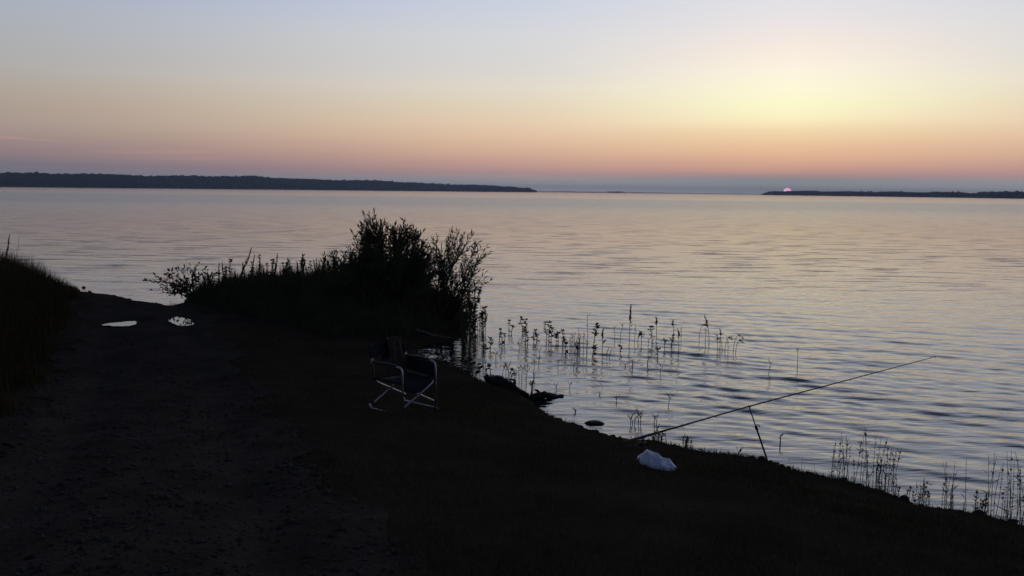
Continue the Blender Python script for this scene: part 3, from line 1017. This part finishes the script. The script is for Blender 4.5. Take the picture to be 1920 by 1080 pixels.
for k in range(46):
    x = rw.uniform(350, 612)
    Yd = 21.3 - (x - 400) / 200 * 1.1 + rw.uniform(-0.5, 0.7)
    top = np.interp(x, [350, 400, 440, 520, 612], [520, 505, 496, 494, 486]) + rw.uniform(-4, 22)
    tip = at_y(x, top, Yd)
    base = np.array([tip[0], tip[1], h1(tip[0], tip[1])])
    if base[2] < 0.01 or tip[2] - base[2] < 0.3: continue
    kd = ['spike', 'leafy', 'spike'][k % 3]
    plant(kd, 'tall_weed', base, tip[2] - base[2], {'spike': 'ragged spiked weed half sunk in the thicket left of the willow bush', 'leafy': 'ragged leafy weed half sunk in the thicket left of the willow bush'}[kd],
          {'spike': 'ragged spiked weeds in the thicket', 'leafy': 'ragged leafy weeds in the thicket'}[kd])
# stalks above the left grass bank
for (x, a, Yd, k) in [(3, 440, 21, 'spike'), (6, 470, 20.5, 'leafy'), (18, 478, 20.5, 'twig'), (24, 436, 23, 'reed'), (60, 482, 22, 'reed'), (64, 486, 22, 'reed'), (53, 488, 22, 'reed')]:
    tip = at_y(x, a, Yd)
    base = np.array([tip[0], tip[1], max(h1(tip[0], tip[1]), 0)])
    plant(k, 'tall_weed', base, tip[2] - base[2], {'spike': 'feathery tall stalk above the grass of the bank beside the track', 'leafy': 'leafy weed above the grass of the bank beside the track', 'twig': 'crooked twig above the grass of the bank beside the track', 'reed': 'bare straight stalk above the grass of the bank beside the track'}[k],
          'stalks above the grass bank' if k == 'reed' else None)

# ------------------------------------------------------------------ grasses (uncountable)
def scatter(n, x0, x1, y0, y1, cond, seed):
    r = np.random.default_rng(seed)
    x = r.uniform(x0, x1, n * 6); y = r.uniform(y0, y1, n * 6)
    d = sdist(x, y)
    m = cond(x, y, d, r)
    x, y = x[m][:n], y[m][:n]
    return x, y, hgt(x, y), r


def grass_obj(name, x, y, z, h, w, lean, seed, material, label):
    V, q, t3 = blades(x, y, z - 0.01, h, w, lean, seed)
    obj(name, mesh(name, V, [q, t3], [material]), kind='stuff', label=label, cat='grass')
    print(name, len(x) * 3)


def off_track(x, y, lim):
    o, d = track_uv(x, y)
    return np.abs(d) > lim


# short turf
x, y, z, r = scatter(85000, -9, 8.5, 2.0, 17.5, lambda x, y, d, r: (d > 0.12) & off_track(x, y, 1.22 + 0.3 * noise2(x, y, 2.4, 29)) & (np.abs(x) < y * 0.72 + 1) & (r.random(len(x)) < np.clip(0.65 + 0.5 * noise2(x, y, 1.3, 21), 0.08, 1) * np.clip(1.3 - y / 22, 0.2, 1)), 41)
h = r.uniform(0.025, 0.085, len(x)) * np.clip(1 + 0.6 * noise2(x, y, 1.7, 22), 0.5, 1.9)
grass_obj('short_grass', x, y, z, h, r.uniform(0.003, 0.006, len(x)), r.normal(0, 0.55, len(x)), 1, M_grass, 'short dry grass covering the dark bank')
# ragged fringe at the water
x, y, z, r = scatter(9000, -9, 7.5, 4.5, 18, lambda x, y, d, r: (d > -0.06) & (d < 0.55) & (np.abs(x) < y * 0.72 + 1) & (r.random(len(x)) < np.clip(0.35 + 0.9 * noise2(x, y, 2.6, 23), 0.03, 1)), 43)
h = r.uniform(0.04, 0.13, len(x)) * np.where(x > 3.0, 1.6, 0.75)
grass_obj('shore_grass', x, y, z, h, r.uniform(0.003, 0.007, len(x)), r.normal(0, 0.4, len(x)), 2, M_grass, 'ragged fringe of grass along the water edge')
# thicket of the spit
spit = lambda x, y, d: (y > 15.2 + 0.0 * x) & (d > -0.05)
def in_spit(x, y, d, r):
    pxs = 960 + x / y * F_PX
    low = np.interp(pxs, [330, 380, 480, 600, 760, 880], [22.3, 20.9, 18.8, 17.0, 17.1, 18.4])
    return (pxs > 340) & (pxs < 874) & (y > low) & (y < 24) & (d > 0.0)


x, y, z, r = scatter(52000, -12.5, -0.5, 16, 24, in_spit, 45)
pxs = 960 + x / y * F_PX
env = np.interp(pxs, [330, 360, 420, 480, 600, 700, 830, 882], [0.28, 0.50, 0.66, 0.70, 0.85, 0.95, 0.70, 0.30])
low = np.interp(pxs, [330, 380, 480, 600, 760, 880], [22.3, 20.9, 18.8, 17.0, 17.1, 18.4])
env = env * np.clip(0.3 + (y - low) / 2.2, 0.3, 1)
h = env * r.uniform(0.45, 1.0, len(x)) * np.clip(1 + 0.45 * noise2(x, y, 4.5, 24), 0.5, 1.4)
grass_obj('undergrowth', x, y, z, h, r.uniform(0.010, 0.026, len(x)), r.normal(0, 0.16, len(x)), 3, M_weed, 'dense dark thicket of weeds and grass covering the spit under the willows')
# tall grass on the left bank
def in_bank(x, y, d, r):
    o, dd = track_uv(x, y)
    return (o < -1.55 - 0.03 * np.clip(y - 18, 0, 6) + 0.25 * noise2(x, y, 2.2, 25)) & (d > 0.15) & (x > -0.72 * y - 3)


x, y, z, r = scatter(60000, -22, -5, 9, 27.5, in_bank, 47)
o, dd = track_uv(x, y)
d = sdist(x, y)
h = np.clip((-o - 1.2) / 1.5, 0.18, 1) * np.clip(d / 1.1, 0.35, 1) * r.uniform(0.45, 1.0, len(x)) * (1.0 + 0.18 * noise2(x, y, 1.5, 26)) * 0.95
grass_obj('tall_grass', x, y, z, h, r.uniform(0.006, 0.014, len(x)), r.normal(0, 0.3, len(x)), 4, M_tall, 'tall dry grass covering the bank beside the track')


# grass clumps growing at the right end of the shore
def clump(base, n, hmax, rad, seed, label, group=None, name='reed_clump'):
    r = np.random.default_rng(seed)
    mb = MB(); P, D, ln, wd = [], [], [], []
    for k in range(n):
        a, q = r.uniform(0, 6.28), rad * math.sqrt(r.random())
        b0 = np.array([math.cos(a) * q * 1.5, math.sin(a) * q * 0.6, -0.12])
        hh = hmax * r.uniform(0.35, 1.0)
        tip = b0 + [r.normal(0, 0.10) * hh, r.normal(0, 0.08) * hh, hh + 0.12]
        path = bez([b0, b0 + (tip - b0) * 0.5 + [r.normal(0, .012), 0, 0], tip], 4)
        mb.tube(path, np.linspace(0.0045, 0.002, len(path)), 3, cap=False)
        for _ in range(5):
            f = r.uniform(0.25, 1.0); i_ = min(int(f * (len(path) - 1)), len(path) - 2)
            aa_ = r.uniform(0, 6.28)
            P.append(path[i_]); D.append((math.cos(aa_) * 0.7, math.sin(aa_) * 0.7, r.uniform(0.1, 1))); l = r.uniform(0.03, 0.10); ln.append(l); wd.append(0.009)
        if r.random() < 0.5:
            for _ in range(9):
                f = r.uniform(0.72, 1.0); i_ = min(int(f * (len(path) - 1)), len(path) - 2)
                aa_ = r.uniform(0, 6.28)
                P.append(path[i_]); D.append((math.cos(aa_) * 0.4, math.sin(aa_) * 0.4, 1)); ln.append(0.035); wd.append(0.011)
    D = unit(np.array(D)); P = np.array(P)
    U = unit(np.cross(D, unit(r.normal(0, 1, D.shape))))
    V, T = leaf_mesh(P, D, U, np.array(ln), np.array(wd))
    root = obj(name, None, loc=base, label=label, cat='reeds', group=group)
    obj('stalks', mb.build('stalks', [M_weed]), root)
    obj('leaves', mesh('leaves', V, T, [M_weed]), root)


for (x, b, a, n, rad, lb, gp) in [
        (1610, 908, 812, 28, 0.26, 'tall sparse clump of reeds at the water edge right of the rod rest', None),
        (1655, 915, 838, 12, 0.10, 'small narrow tuft of reeds beside the tall sparse clump', None),
        (1905, 975, 856, 30, 0.22, 'thick reed clump where the bank runs out to the right', None),
        (1785, 935, 862, 9, 0.12, 'few thin reeds standing off the bank between the two reed clumps', None),
        (1830, 968, 920, 14, 0.10, 'low tuft of reeds on the waterline next to the thick reed clump', None),
        (1715, 940, 895, 16, 0.14, 'low bushy tuft on the waterline between the two reed clumps', None),
        (1290, 842, 815, 12, 0.05, 'tiny grass tuft on the waterline behind the white bag', None),
        (1075, 655, 614, 26, 0.16, 'fine twiggy weed clump among the leafy marsh plants in the shallows', None),
        (1236, 838, 816, 16, 0.06, 'tiny dark weed tuft under the fishing rod', None)]:
    base = at_z(x, b, 0.02)
    zg = h1(base[0], base[1])
    base[2] = max(zg, 0.0)
    clump(base, n, height_px(base, b - a), rad, int(x), lb, gp)

# ------------------------------------------------------------------ gravel on the track
def gravel():
    r = np.random.default_rng(5)
    n = 7000
    x = r.uniform(-9, 1.5, n * 8); y = r.uniform(2.5, 17, n * 8)
    o, d = track_uv(x, y)
    m = (np.abs(o) < 1.5) & (d < 1.6) & (r.random(len(x)) < np.clip(1.25 - y / 17, 0.1, 1)) & (np.abs(x) < 0.75 * y + 0.5)
    x, y = x[m][:n], y[m][:n]
    z = hgt(x, y) + 0.012
    V0 = np.array([(1, 0, 0), (0.2, 0.9, 0.1), (-0.9, 0.3, -0.1), (-0.5, -0.8, 0.1), (0.5, -0.75, 0), (0.1, 0, 0.75), (0, 0, -0.6)])
    T0 = np.array([(0, 1, 5), (1, 2, 5), (2, 3, 5), (3, 4, 5), (4, 0, 5), (1, 0, 6), (2, 1, 6), (3, 2, 6), (4, 3, 6), (0, 4, 6)])
    s = r.lognormal(math.log(0.012), 0.45, len(x)).clip(0.005, 0.04)
    a = r.uniform(0, 6.28, len(x))
    J = V0[None] * (1 + r.uniform(-0.3, 0.3, (len(x), 7, 1)))
    ca, sa = np.cos(a)[:, None], np.sin(a)[:, None]
    V = np.stack([(J[..., 0] * ca - J[..., 1] * sa) * s[:, None] + x[:, None], (J[..., 0] * sa + J[..., 1] * ca) * s[:, None] + y[:, None], J[..., 2] * s[:, None] * 0.8 + (z + s * 0.25)[:, None]], -1)
    T = T0[None] + np.arange(len(x))[:, None, None] * 7
    return mesh('gravel', V.reshape(-1, 3), T.reshape(-1, 3), [M_stone])


obj('gravel', gravel(), kind='stuff', label='loose gravel lying on the dirt track', cat='gravel')

def debris():
    r = np.random.default_rng(15)
    x = r.uniform(-13, 7, 60000); y = r.uniform(5, 27, 60000)
    d = sdist(x, y)
    m = (np.abs(d - 0.02) < 0.16) & (np.abs(x) < 0.7 * y + 1)
    x, y = x[m][:900], y[m][:900]
    z = np.maximum(hgt(x, y), -0.03)
    s_ = r.lognormal(math.log(0.022), 0.5, len(x)).clip(0.008, 0.07)
    V0, T0 = crown_template(2)
    a = r.uniform(0, 6.28, len(x))[:, None]
    sx, sy, sz = [r.uniform(0.6, 1.6, (len(x), 1)) for _ in range(3)]
    vx, vy, vz = V0[:, 0][None] * sx, V0[:, 1][None] * sy * 0.7, V0[:, 2][None] * sz * 0.5
    V = np.stack([(vx * np.cos(a) - vy * np.sin(a)) * s_[:, None] + x[:, None], (vx * np.sin(a) + vy * np.cos(a)) * s_[:, None] + y[:, None], vz * s_[:, None] + z[:, None]], -1)
    T = T0[None] + np.arange(len(x))[:, None, None] * len(V0)
    return mesh('shore_debris', V.reshape(-1, 3), T.reshape(-1, 3), [M_wet])


obj('shore_debris', debris(), kind='stuff', label='small clods and bits of driftwood along the waterline', cat='debris')

# ------------------------------------------------------------------ folding chair
ch = on_ground(757, 768)
chair = obj('folding_chair', None, loc=ch, label='aluminium folding director chair with navy canvas seat on the grass', cat='chair')
chair.rotation_euler = (0, 0, R(-40))
HD, HW = 0.29, 0.275       # half depth (x forward), half width (y)
TR = 0.0125
ARM, SEAT, TOP = 0.60, 0.40, 0.79
for s in (-1, 1):
    y = s * HW
    mb = MB(); mb.tube(fillet([(HD, y, 0.02), (HD - 0.015, y, ARM), (HD - 0.16, y, ARM + 0.005)], 0.085, 9), TR, 10)
    obj('front_leg', mb.build('front_leg', [M_alu], True), chair)
    mb = MB(); mb.tube(bez([(HD - 0.12, y, ARM + 0.012), (0, y, ARM + 0.016), (-HD + 0.03, y, ARM + 0.008)], 6), [0.017] * 4 + [0.020] * 5 + [0.017] * 4, 10)
    obj('armrest', mb.build('armrest', [M_black], True), chair)
    mb = MB(); mb.tube(bez([(-HD + 0.055, y, SEAT - 0.02), (-HD + 0.03, y, ARM), (-HD - 0.035, y, TOP)], 6), TR, 10)
    bp = obj('back_post', mb.build('back_post', [M_rod], True), chair)
    mb = MB(); mb.box((-HD + 0.024, y - 0.0 * s, ARM + 0.012), (0.026, 0.028, 0.062)); obj('bracket', mb.build('bracket', [M_alu]), chair)
    mb = MB(); mb.tube(fillet([(-HD - 0.03, y, 0.075), (-HD, y, 0.018), (HD + 0.03, y, 0.018), (HD + 0.03, y, 0.02)], 0.05, 6), TR * 0.95, 10)
    obj('floor_skid', mb.build('floor_skid', [M_alu], True), chair)
    mb = MB(); mb.tube([(HD - 0.02, y * 0.94, SEAT), (-HD + 0.05, y * 0.94, SEAT - 0.005)], TR, 10)
    obj('seat_rail', mb.build('seat_rail', [M_cloth], True), chair)
    for xx in (HD - 0.025, -HD + 0.045):
        # crossing legs run from one foot to the opposite seat rail
        xo = xx + s * 0.014
        mb = MB(); mb.tube(fillet([(xo, -y * 0.97, 0.105), (xo, y * 0.80, SEAT - 0.05), (xo - (0.03 if xx > 0 else -0.03), y * 0.94, SEAT + 0.005)], 0.05, 5), TR, 10)
        obj('cross_leg', mb.build('cross_leg', [M_alu], True), chair)
    mb = MB(); mb.box((HD, y, 0.012), (0.045, 0.034, 0.022)); mb.box((-HD, y, 0.010), (0.045, 0.034, 0.018))
    obj('foot_cap', mb.build('foot_cap', [M_black]), chair)
mb = MB()
mb.tube([(HD - 0.025, -0.02, 0.205), (HD - 0.025, 0.02, 0.205)], 0.012, 8); obj('pivot_bolt', mb.build('pivot_bolt', [M_black]), chair)


def slab(grid, th):
    """closed thin sheet from a (nu,nv,3) grid, th thickness along its normals"""
    g = np.asarray(grid, float)
    nu, nv = g.shape[:2]
    du, dv_ = np.gradient(g, axis=0), np.gradient(g, axis=1)
    nn = unit(np.cross(du, dv_))
    a, b = g + nn * th / 2, g - nn * th / 2
    v = np.concatenate([a.reshape(-1, 3), b.reshape(-1, 3)])
    i, j = np.meshgrid(np.arange(nu - 1), np.arange(nv - 1), indexing='ij')
    q = np.stack([i * nv + j, (i + 1) * nv + j, (i + 1) * nv + j + 1, i * nv + j + 1], -1).reshape(-1, 4)
    m = nu * nv
    fs = [q, q[:, ::-1] + m]
    rim = [k * nv for k in range(nu)] + [(nu - 1) * nv + k for k in range(1, nv)] + [k * nv + nv - 1 for k in range(nu - 2, -1, -1)] + [k for k in range(nv - 2, 0, -1)]
    e = np.array([(rim[k], rim[(k + 1) % len(rim)], rim[(k + 1) % len(rim)] + m, rim[k] + m) for k in range(len(rim))])
    fs.append(e[:, ::-1])
    return v, np.concatenate(fs)


u, v_ = np.meshgrid(np.linspace(-HD + 0.045, HD - 0.015, 12), np.linspace(-1, 1, 15), indexing='ij')
g = np.stack([u, v_ * HW * 0.96, SEAT + 0.016 - 0.045 * (1 - v_ ** 2) - 0.006 * np.sin(u * 14)], -1)
v, f = slab(g, 0.006); obj('seat', mesh('seat', v, f, [M_cloth], True), chair)
# seat front hem hanging a little below the rail
u, v_ = np.meshgrid(np.linspace(0, 1, 5), np.linspace(-1, 1, 15), indexing='ij')
g = np.stack([HD - 0.012 + 0.004 * np.sin(v_ * 5), v_ * HW * 0.9, SEAT + 0.012 - 0.045 * (1 - v_ ** 2) - u * (0.09 + 0.02 * np.cos(v_ * 2.4))], -1)
v, f = slab(g, 0.005); obj('seat_hem', mesh('seat_hem', v, f, [M_cloth], True), chair)
z_, v_ = np.meshgrid(np.linspace(ARM + 0.06, TOP + 0.012, 9), np.linspace(-1, 1, 15), indexing='ij')
g = np.stack([-HD + 0.02 - (z_ - ARM) * 0.26 - 0.045 * (1 - v_ ** 2) + 0.01, v_ * (HW + 0.014), z_], -1)
v, f = slab(g, 0.008); obj('backrest', mesh('backrest', v, f, [M_cloth], True), chair)
for s in (-1, 1):
    mb = MB(); mb.tube([(-HD + 0.015, s * HW, ARM + 0.058), (-HD - 0.036, s * HW, TOP + 0.014)], 0.019, 10)
    obj('backrest_sleeve', mb.build('backrest_sleeve', [M_cloth], True), chair)
# side storage panel / arm canvas under the far arm
z_, v_ = np.meshgrid(np.linspace(SEAT + 0.03, ARM - 0.01, 6), np.linspace(-HD + 0.05, HD - 0.03, 10), indexing='ij')
g = np.stack([v_, HW - 0.004 + 0.012 * np.sin(v_ * 9) * np.sin((z_ - SEAT) * 8), z_ - 0.02 * (v_ / HD)], -1)
v, f = slab(g, 0.006); obj('side_panel', mesh('side_panel', v, f, [M_cloth], True), chair)

# jacket thrown over the backrest, its hem on the seat
u, w_ = np.meshgrid(np.linspace(0, 1, 34), np.linspace(-1, 1, 17), indexing='ij')
prof = bez([(-HD - 0.115, 0, 0.56), (-HD - 0.125, 0, 0.70), (-HD - 0.112, 0, TOP + 0.01), (-HD - 0.065, 0, TOP + 0.045), (-HD - 0.01, 0, TOP + 0.01), (-HD + 0.035, 0, 0.70), (-HD + 0.055, 0, 0.55), (-HD + 0.10, 0, 0.435), (-HD + 0.19, 0, 0.405)], 8)
s_ = np.linspace(0, 1, len(prof))
gx, gz = np.interp(u, s_, prof[:, 0]), np.interp(u, s_, prof[:, 2])
wid = 0.085 + 0.05 * np.clip(u * 1.6 - 0.3, 0, 1) + 0.012 * np.sin(u * 17)
fold = 0.012 * np.sin(w_ * 7 + u * 5) + 0.008 * np.sin(w_ * 13 - u * 9)
g = np.stack([gx + fold, 0.11 + w_ * wid + 0.02 * np.sin(u * 6), gz + 0.5 * fold + 0.01], -1)
v, f = slab(g, 0.014)
rot = np.array([[math.cos(R(-40)), -math.sin(R(-40)), 0], [math.sin(R(-40)), math.cos(R(-40)), 0], [0, 0, 1]])
jk = obj('jacket', mesh('jacket', v, f, [M_jacket], True), loc=ch, label='dull khaki jacket thrown over the back of the folding chair', cat='jacket')
jk.rotation_euler = (0, 0, R(-40))

# ------------------------------------------------------------------ fishing rod and rest
foot = on_ground(1438, 862)
head = at_y(1405, 764, foot[1] + 0.10)
rest = obj('rod_rest', None, loc=foot, label='slim telescopic rod rest pushed into the bank at the water edge', cat='rod rest')
hv = head - foot
midp = hv * 0.60
mb = MB(); mb.tube([-hv * 0.10, midp], 0.0105, 10); obj('lower_tube', mb.build('lower_tube', [M_black], True), rest)
mb = MB(); mb.tube([midp * 0.96, hv * 0.985], 0.0070, 10); obj('upper_tube', mb.build('upper_tube', [M_rod], True), rest)
mb = MB(); mb.tube([midp * 0.94, midp * 1.06], 0.0165, 10)
cp = obj('clamp', mb.build('clamp', [M_black], True), rest)
th = np.linspace(0, 2 * math.pi * 0.8, 14)
mb = MB(); mb.tube(np.c_[midp[0] + 0.018 + 0.022 * np.cos(th), np.full(14, midp[1]), midp[2] + 0.01 + 0.03 * np.sin(th)], 0.005, 6)
obj('clamp_lever', mb.build('clamp_lever', [M_black], True), cp)
hu = unit(hv)
mb = MB()
for sgn in (-1, 1):
    mb.tube(bez([hv * 0.985, hv * 0.985 + [0, 0.018 * sgn, 0.008], hv * 0.985 + [-0.006, 0.022 * sgn, 0.034]], 4), 0.005, 6)
obj('fork', mb.build('fork', [M_black], True), rest)

butt = on_ground(1160, 839) + [0, 0, 0.035]
tip = at_y(1755, 668.5, 10.6)
cross = head + [0, 0, 0.014]
d1 = cross - butt
c2 = at_y(1580, 715, 0.55 * cross[1] + 0.45 * tip[1])
rodp = bez([butt, butt + d1 * 0.5, cross, c2, tip], 12)
rod = obj('fishing_rod', None, loc=butt, label='long black fishing rod propped on the rod rest, pointing over the lake', cat='fishing rod')
rp = rodp - butt
sl_ = np.concatenate([[0], np.cumsum(np.linalg.norm(np.diff(rp, axis=0), axis=1))])
def rod_at(s): return np.array([np.interp(s, sl_, rp[:, c]) for c in range(3)])
hs = 0.62
pts = np.array([rod_at(s) for s in np.linspace(0, hs, 8)])
mb = MB(); mb.tube(pts, [0.012, 0.0145, 0.014, 0.013, 0.013, 0.014, 0.0135, 0.0115], 10); obj('handle', mb.build('handle', [M_cork], True), rod)
ss_ = np.linspace(hs, sl_[-1], 40)
mb = MB(); mb.tube(np.array([rod_at(s) for s in ss_]), np.interp(ss_, [hs, 1.6, sl_[-1]], [0.0120, 0.0100, 0.0042]), 8); obj('blank', mb.build('blank', [M_rod], True), rod)
for sg, rg in ((1.0, 0.014), (1.62, 0.011), (2.2, 0.009), (2.75, 0.008), (3.2, 0.007), (3.6, 0.006), (sl_[-1] - 0.01, 0.005)):
    if sg > sl_[-1]: continue
    c0 = rod_at(sg); dn = unit(rod_at(min(sg + 0.02, sl_[-1])) - rod_at(sg - 0.02)); dwn = np.array([0, 0, -1.0]); side = unit(np.cross(dn, dwn)); dwn = unit(np.cross(side, dn))
    th = np.linspace(0, 2 * math.pi, 13)
    cc = c0 + dwn * (rg + 0.010)
    mb = MB(); mb.tube(cc + rg * (np.cos(th)[:, None] * side + np.sin(th)[:, None] * dwn), 0.0016, 5, cap=False)
    mb.tube([c0 - dn * 0.012, c0 + dwn * 0.010 + dn * 0.002], 0.0018, 4)
    obj('line_guide', mb.build('line_guide', [M_black], True), rod)
# reel below the handle
k0 = rod_at(0.36); dn = unit(rod_at(0.4) - rod_at(0.32)); dwn = unit(np.cross(unit(np.cross(dn, [0, 0, -1.0])), dn)); side = unit(np.cross(dn, dwn))
reel = MB(); reel.tube([k0 + dwn * 0.012, k0 + dwn * 0.055], 0.007, 6); reel.tube([k0 - dn * 0.045 + dwn * 0.014, k0 + dn * 0.045 + dwn * 0.014], 0.006, 6)
reel.tube(np.array([k0 + dwn * 0.075 + dn * s for s in (-0.045, -0.03, 0.0, 0.012)]), [0.014, 0.024, 0.026, 0.018], 12)
rl = obj('reel', reel.build('reel', [M_black], True), rod)
mb = MB(); mb.tube(np.array([k0 + dwn * 0.075 + dn * s for s in (0.012, 0.016, 0.02, 0.05, 0.054, 0.06)]), [0.012, 0.026, 0.021, 0.021, 0.026, 0.012], 14); obj('spool', mb.build('spool', [M_rod], True), rl)
mb = MB(); mb.tube([k0 + dwn * 0.075 + side * 0.02, k0 + dwn * 0.075 + side * 0.07, k0 + dwn * 0.11 + side * 0.075, k0 + dwn * 0.112 + side * 0.105], [0.005, 0.004, 0.005, 0.009], 6); obj('reel_handle', mb.build('reel_handle', [M_black], True), rl)

# ------------------------------------------------------------------ white bag
bp_ = on_ground(1231, 878)
def bag_mesh():
    V, T = None, None
    n, m = 72, 40
    th, ph = np.meshgrid(np.linspace(0, 2 * math.pi, n, endpoint=False), np.linspace(-math.pi / 2, math.pi / 2, m), indexing='ij')
    x, y, z = np.cos(ph) * np.cos(th), np.cos(ph) * np.sin(th), np.sin(ph)
    # squarish, slumped to the right
    sq = 1 / (np.abs(np.cos(th)) ** 4 + np.abs(np.sin(th)) ** 4) ** (1 / 4)
    rad = 0.80 * (1 + 0.05 * np.sin(2 * th + 2 * ph) + 0.04 * np.sin(3 * th - 4 * ph + 1) - 0.035 * np.abs(np.sin(4 * th + 3 * ph)) - 0.03 * np.abs(np.sin(7 * th - 5 * ph + 2)))
    X = 0.19 * x * sq * rad; Yy = 0.115 * y * sq * rad
    Zz = 0.092 * np.sign(z) * np.abs(z) ** 0.55 * rad
    Zz = Zz + 0.03 * np.clip(-X / 0.19, -1, 1) * (z > 0) * z
    cre = 0.012 * np.abs(np.sin(X * 26 + Yy * 17)) + 0.010 * np.abs(np.sin(Yy * 34 - X * 12 + 1))
    Zz = Zz - cre * (z > -0.2)
    for (fa, fo, fw, fd) in ((0.5, 0.03, 0.026, 0.014), (-0.9, -0.05, 0.022, 0.012), (1.4, 0.01, 0.020, 0.009), (2.4, 0.06, 0.024, 0.011), (0.1, -0.07, 0.020, 0.010)):
        sd = X * math.sin(fa) + Yy * math.cos(fa) - fo + 0.01 * np.sin((X * math.cos(fa) - Yy * math.sin(fa)) * 40)
        Zz = Zz - fd * np.exp(-np.abs(sd) / fw) * (z > 0)
    Zz = np.maximum(Zz, -0.06) + 0.06
    v = np.stack([X, Yy, Zz], -1).reshape(-1, 3)
    i, j = np.meshgrid(np.arange(n), np.arange(m - 1), indexing='ij')
    q = np.stack([i * m + j, ((i + 1) % n) * m + j, ((i + 1) % n) * m + j + 1, i * m + j + 1], -1).reshape(-1, 4)
    return mesh('bag_body', v, q, [M_bag], True)


bag = obj('plastic_bag', None, loc=bp_, label='crumpled white plastic bag lying on the grass near the fishing rod', cat='bag')
bag.rotation_euler = (0, R(12), R(-32))
obj('bag_body', bag_mesh(), bag)
u, w_ = np.meshgrid(np.linspace(0, 1, 9), np.linspace(-1, 1, 7), indexing='ij')
for sg, a0 in ((-1, 0.3), (1, -0.5)):
    g = np.stack([-0.10 - 0.075 * u + 0.01 * np.sin(w_ * 6), sg * 0.03 + w_ * (0.02 + 0.03 * u) + a0 * 0.06 * u, 0.115 - 0.085 * u ** 1.5 + 0.012 * np.sin(w_ * 5 + u * 4)], -1)
    v, f = slab(g, 0.003); obj('bag_handle', mesh('bag_handle', v, f, [M_bag], True), bag)

# ------------------------------------------------------------------ driftwood, stones
def log(name, pts, rads, material, label, seed, cat='log', branches=()):
    r = np.random.default_rng(seed)
    P = bez(pts, 8)
    s = np.linspace(0, 1, len(P)); rr_ = np.interp(s, np.linspace(0, 1, len(rads)), rads) * (1 + r.uniform(-0.25, 0.25, len(P)))
    P = P + r.normal(0, 0.006, P.shape)
    o0 = P[0].copy()
    root = obj(name, None, loc=o0, label=label, cat=cat)
    mb = MB(); mb.tube(P - o0, rr_, 9); mb.v[0] += r.normal(0, max(rads) * 0.11, mb.v[0].shape); obj('trunk' if cat == 'log' else 'shaft', mb.build('trunk', [material], True), root)
    for b, rb in branches:
        mb = MB(); bb = bez(np.array(b) - o0, 5); mb.tube(bb, np.linspace(rb, rb * 0.45, len(bb)), 7); obj('branch_stub', mb.build('branch_stub', [material], True), root)
    return root


a = on_ground(912, 722); b = at_z(965, 740, 0.03); c = at_z(992, 746, 0.0)
log('driftwood_log', [a + [0, 0, 0.09], (a + b) / 2 + [0, 0, 0.13], b + [0, 0, 0.08], c + [0, 0, 0.01]], [0.05, 0.085, 0.07, 0.03], M_wet, 'thick dark driftwood log lying along the water edge beyond the chair', 1,
    branches=[([b + [-0.05, 0, 0.10], b + [0.0, 0.05, 0.20], at_y(956, 711, b[1])], 0.028)])
a = at_z(994, 748, 0.02); b = at_z(1016, 744, 0.03); c = at_z(1062, 741, 0.0)
log('driftwood_branch', [a, b + [0, 0, 0.03], at_z(1038, 743, 0.015), c - [0, 0, 0.02]], [0.05, 0.065, 0.04, 0.012], M_wet, 'dark forked branch lying in the water with one stick pointing up', 2,
    branches=[([a + [0, 0, 0.0], a + [0.02, 0, 0.10], at_y(998, 715, a[1])], 0.016), ([b, b + [-0.06, 0.02, 0.08], at_y(1003, 731, b[1])], 0.03)])
a = on_ground(778, 622); b = on_ground(820, 632)
log('fallen_branch', [at_y(778, 617, 17.3), at_y(800, 624, 17.35), at_z(832, 633, 0.06), at_z(866, 634, -0.015)], [0.018, 0.03, 0.026, 0.012], M_pale, 'pale bent dead branch lying at the foot of the willows', 3)
a = on_ground(806, 712)
log('fallen_stick', [on_ground(836, 690) + [0, 0, 0.02], on_ground(860, 692) + [0, 0, 0.02], on_ground(884, 688) + [0, 0, 0.03]], [0.008, 0.014, 0.008], M_wet, 'thin dark stick on the wet bank beyond the chair', 4)


def stone(name, base, sx, sy, sz, seed, label, material, cat='stone'):
    V, T = crown_template(seed)
    V = V.copy(); V = V / np.linalg.norm(V, axis=1)[:, None] * (1 + np.random.default_rng(seed).uniform(-0.12, 0.12, len(V)))[:, None]
    v = V * [sx, sy, sz]
    obj(name, mesh(name, v, T, [material], True), loc=base, label=label, cat=cat)


stone('boulder', at_z(1115, 793, 0.005), 0.13, 0.09, 0.032, 3, 'low wet stone breaking the surface just off the bank', M_wet)
stone('boulder', at_z(128, 543, 0.03), 0.09, 0.09, 0.09, 5, 'small dark round stone at the water edge past the track', M_wet)
stone('boulder', at_z(157, 539, 0.01), 0.06, 0.05, 0.04, 6, 'tiny stone out in the water past the track', M_wet)
stone('boulder', on_ground(1428, 863) + [0, 0, 0.02], 0.055, 0.045, 0.03, 7, 'dark clod of earth at the foot of the rod rest', M_wet)
log('washed_up_stick', [at_z(108, 545, 0.05), at_z(118, 544, 0.04), at_z(127, 543, 0.03)], [0.012, 0.018, 0.012], M_wet, 'short stick beside the small round stone past the track', 6)

# ------------------------------------------------------------------ evening haze over the lake
hz = bpy.data.materials.new('evening haze')
hz.use_nodes = True
t = hz.node_tree
t.nodes.clear()
vo = t.nodes.new('ShaderNodeVolumePrincipled')
vo.inputs['Color'].default_value = (0.62, 0.76, 1.0, 1)
vo.inputs['Density'].default_value = 1.6e-4
vo.inputs['Anisotropy'].default_value = 0.25
ou = t.nodes.new('ShaderNodeOutputMaterial')
t.links.new(vo.outputs[0], ou.inputs['Volume'])
mb = MB(); mb.box((0, 200, 23), (14000, 14600, 52))
obj('haze', mb.build('haze', [hz]), kind='stuff', label='thin blue evening haze over the lake', cat='haze')
